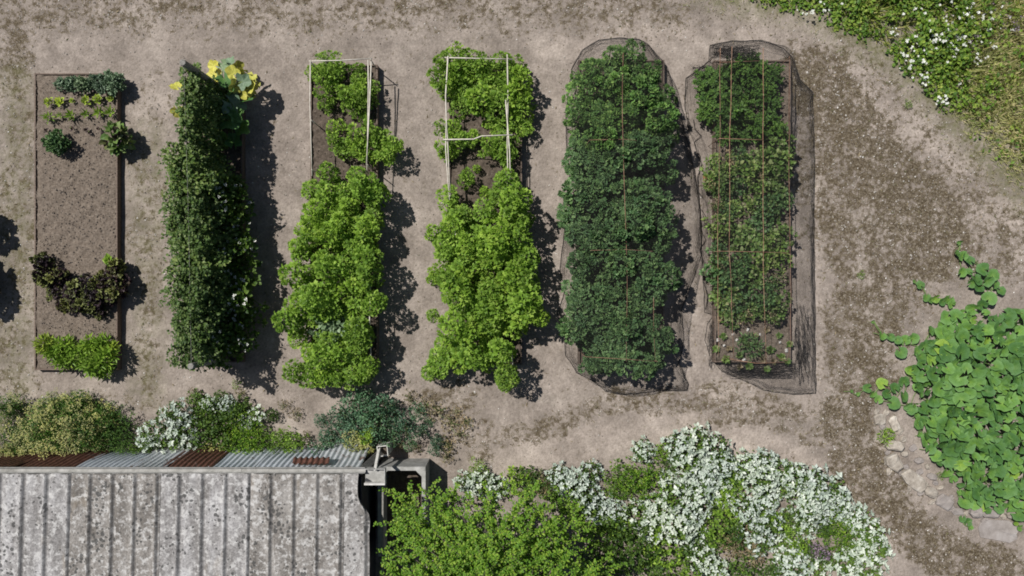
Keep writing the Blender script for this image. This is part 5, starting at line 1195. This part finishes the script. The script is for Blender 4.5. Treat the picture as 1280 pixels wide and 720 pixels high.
# gutter (u-section) along the eaves, in three lengths
for (a_, b_, dz_) in ((-140, 92, 0), (90, 300, .006), (298, 456, .002)):
    x0 = (a_ - 463) * (H - RZ) / H / PPM; x1 = (b_ - 463) * (H - RZ) / H / PPM
    A = Acc(); prof = [(0.01, .0), (0.012, -.035), (.03, -.048), (.052, -.048), (.068, -.035), (.070, .004), (.078, .004), (.076, -.042), (.056, -.058), (.026, -.058), (.004, -.042), (.002, .0)]
    n = len(prof); V = [(x_, p[0], p[1] + dz_) for x_ in (x0, x1) for p in prof]; f = []
    for i in range(n): b2 = (i + 1) % n; f += [(i, b2, b2 + n), (i, b2 + n, i + n)]
    A.add(V, f); obj('gutter', A.mesh('gutter', M['concrete']), shed, (0, .0, RZ - .012))
# hopper at the corner: white-rimmed open box, and the rail along the east wall
A = Acc(); hx0 = (455 - 463) * (H - RZ) / H / PPM; hx1 = (480 - 463) * (H - RZ) / H / PPM
A.box(hx0, hx1, -.13, .05, -.10, -.085, .002); A.box(hx0, hx1, .05, .062, -.10, 0, .002); A.box(hx1, hx1 + .012, -.13, .062, -.10, .0, .002); A.box(hx0, hx1 + .012, -.155, -.13, -.10, .006, .003, 1)
obj('hopper', A.mesh('hopper', [M['concrete'], M['paintwood']]), shed, (0, 0, RZ - .01))
A = Acc(); rx = (476 - 463) * (H - 1.1) / H / PPM; A.tube([(.12, -.2, 0.85), (.12, -1.6, .88), (.12, -LEN, .91)], .014, 7); obj('rail', A.mesh('side_rail', M['post'], True), shed)
A = Acc(); A.tube([(hx0, -.1, 1.03), (.04, -.16, 1.0), (.12, -.2, .85), (.12, -.2, 0)], .022, 8); obj('downpipe', A.mesh('downpipe', M['darktimber'], True), shed)
A = Acc(); A.box(-.14, -.128, -LEN, -.06, .02, base_z + .06, .002); obj('side_cladding', A.mesh('side_cladding', M['darktimber']), shed)

# leaning planks and the small box by the corner
for (p0, z0, p1, z1, lb, mt_, w_) in (((450, 590), 1.05, (467, 574), .62, 'grey plank leaning on the shed corner', 'post', .05), ((469, 587), 1.1, (473, 566), .55, 'white painted stake leaning beside the shed corner', 'paintwood', .022)):
    a = np.array([*P(*p0, z0), z0]); b = np.array([*P(*p1, z1), z1]); d = b - a; b = b + d * .5 if z1 > .58 else b
    if b[2] > .3: b = b + (b - a) / abs((b - a)[2]) * (b[2])
    A = Acc(); s_ = np.cross(b - a, [0, 0, 1.]); s_ /= np.linalg.norm(s_); u_ = np.cross(s_, b - a); u_ /= np.linalg.norm(u_)
    v = [q + s_ * i * w_ + u_ * j * .01 for q in (a, b) for i, j in ((-1, -1), (1, -1), (1, 1), (-1, 1))]
    A.add(v, [(0, 1, 2), (0, 2, 3), (4, 6, 5), (4, 7, 6)] + [t for i in range(4) for t in ((i, 4 + i, 4 + (i + 1) % 4), (i, 4 + (i + 1) % 4, (i + 1) % 4))])
    tag(obj('plank', A.mesh('plank', M[mt_])), lb, 'plank')
x, y = P(478, 564, .45); A = Acc()
for (a, b, c, d) in ((-.075, .075, .065, .075), (-.075, .075, -.075, -.065), (-.075, -.065, -.065, .065), (.065, .075, -.065, .065)): A.box(a, b, c, d, 0, .45, .002)
A.box(-.065, .065, -.065, .065, 0, .36, .001, 1)
tag(obj('wooden_box', A.mesh('wooden_box', [M['paintwood'], M['darksoil']]), None, (x, y, 0), .1), 'small square open box with a pale rim behind the concrete bin', 'box')

# concrete bin with cut inner corners
def bin_():
    x0, y0 = P(480, 573); x1, y1 = P(537, 680); h = .52; t = .055; cx, cy = (x0 + x1) / 2, (y0 + y1) / 2
    b = thing('concrete_bin', 'open grey concrete bin with cut inner corners beside the shed', 'bin', (cx, cy, 0))
    X0, X1, Y0, Y1 = x0 - cx, x1 - cx, y0 - cy, y1 - cy
    for (a, c, d, e) in ((X0, X1, Y0 - t, Y0), (X1 - t, X1, Y1, Y0 - t - .002), (X0, X0 + t, Y1, Y0 - t - .002)):
        A = Acc(); A.box(a, c, d, e, -.03, h, .006); obj('panel', A.mesh('bin_panel', M['concrete']), b)
    for sx, xx in ((-1, X1 - t), (1, X0 + t)):
        A = Acc(); yy = Y0 - t; g = .085
        pl = [(xx, yy), (xx, yy - g), (xx + sx * g, yy)]
        if sx > 0: pl = pl[::1]
        else: pl = pl[::-1]
        A.prism(pl, 0, h - .004, 0); obj('corner_fillet', A.mesh('corner_fillet', M['concrete']), b)
    A = Acc(); A.box(X0 + t, X1 - t, Y1, Y0 - t, -.02, .06, .001); obj('floor', A.mesh('bin_floor', M['darksoil']), b)
bin_()
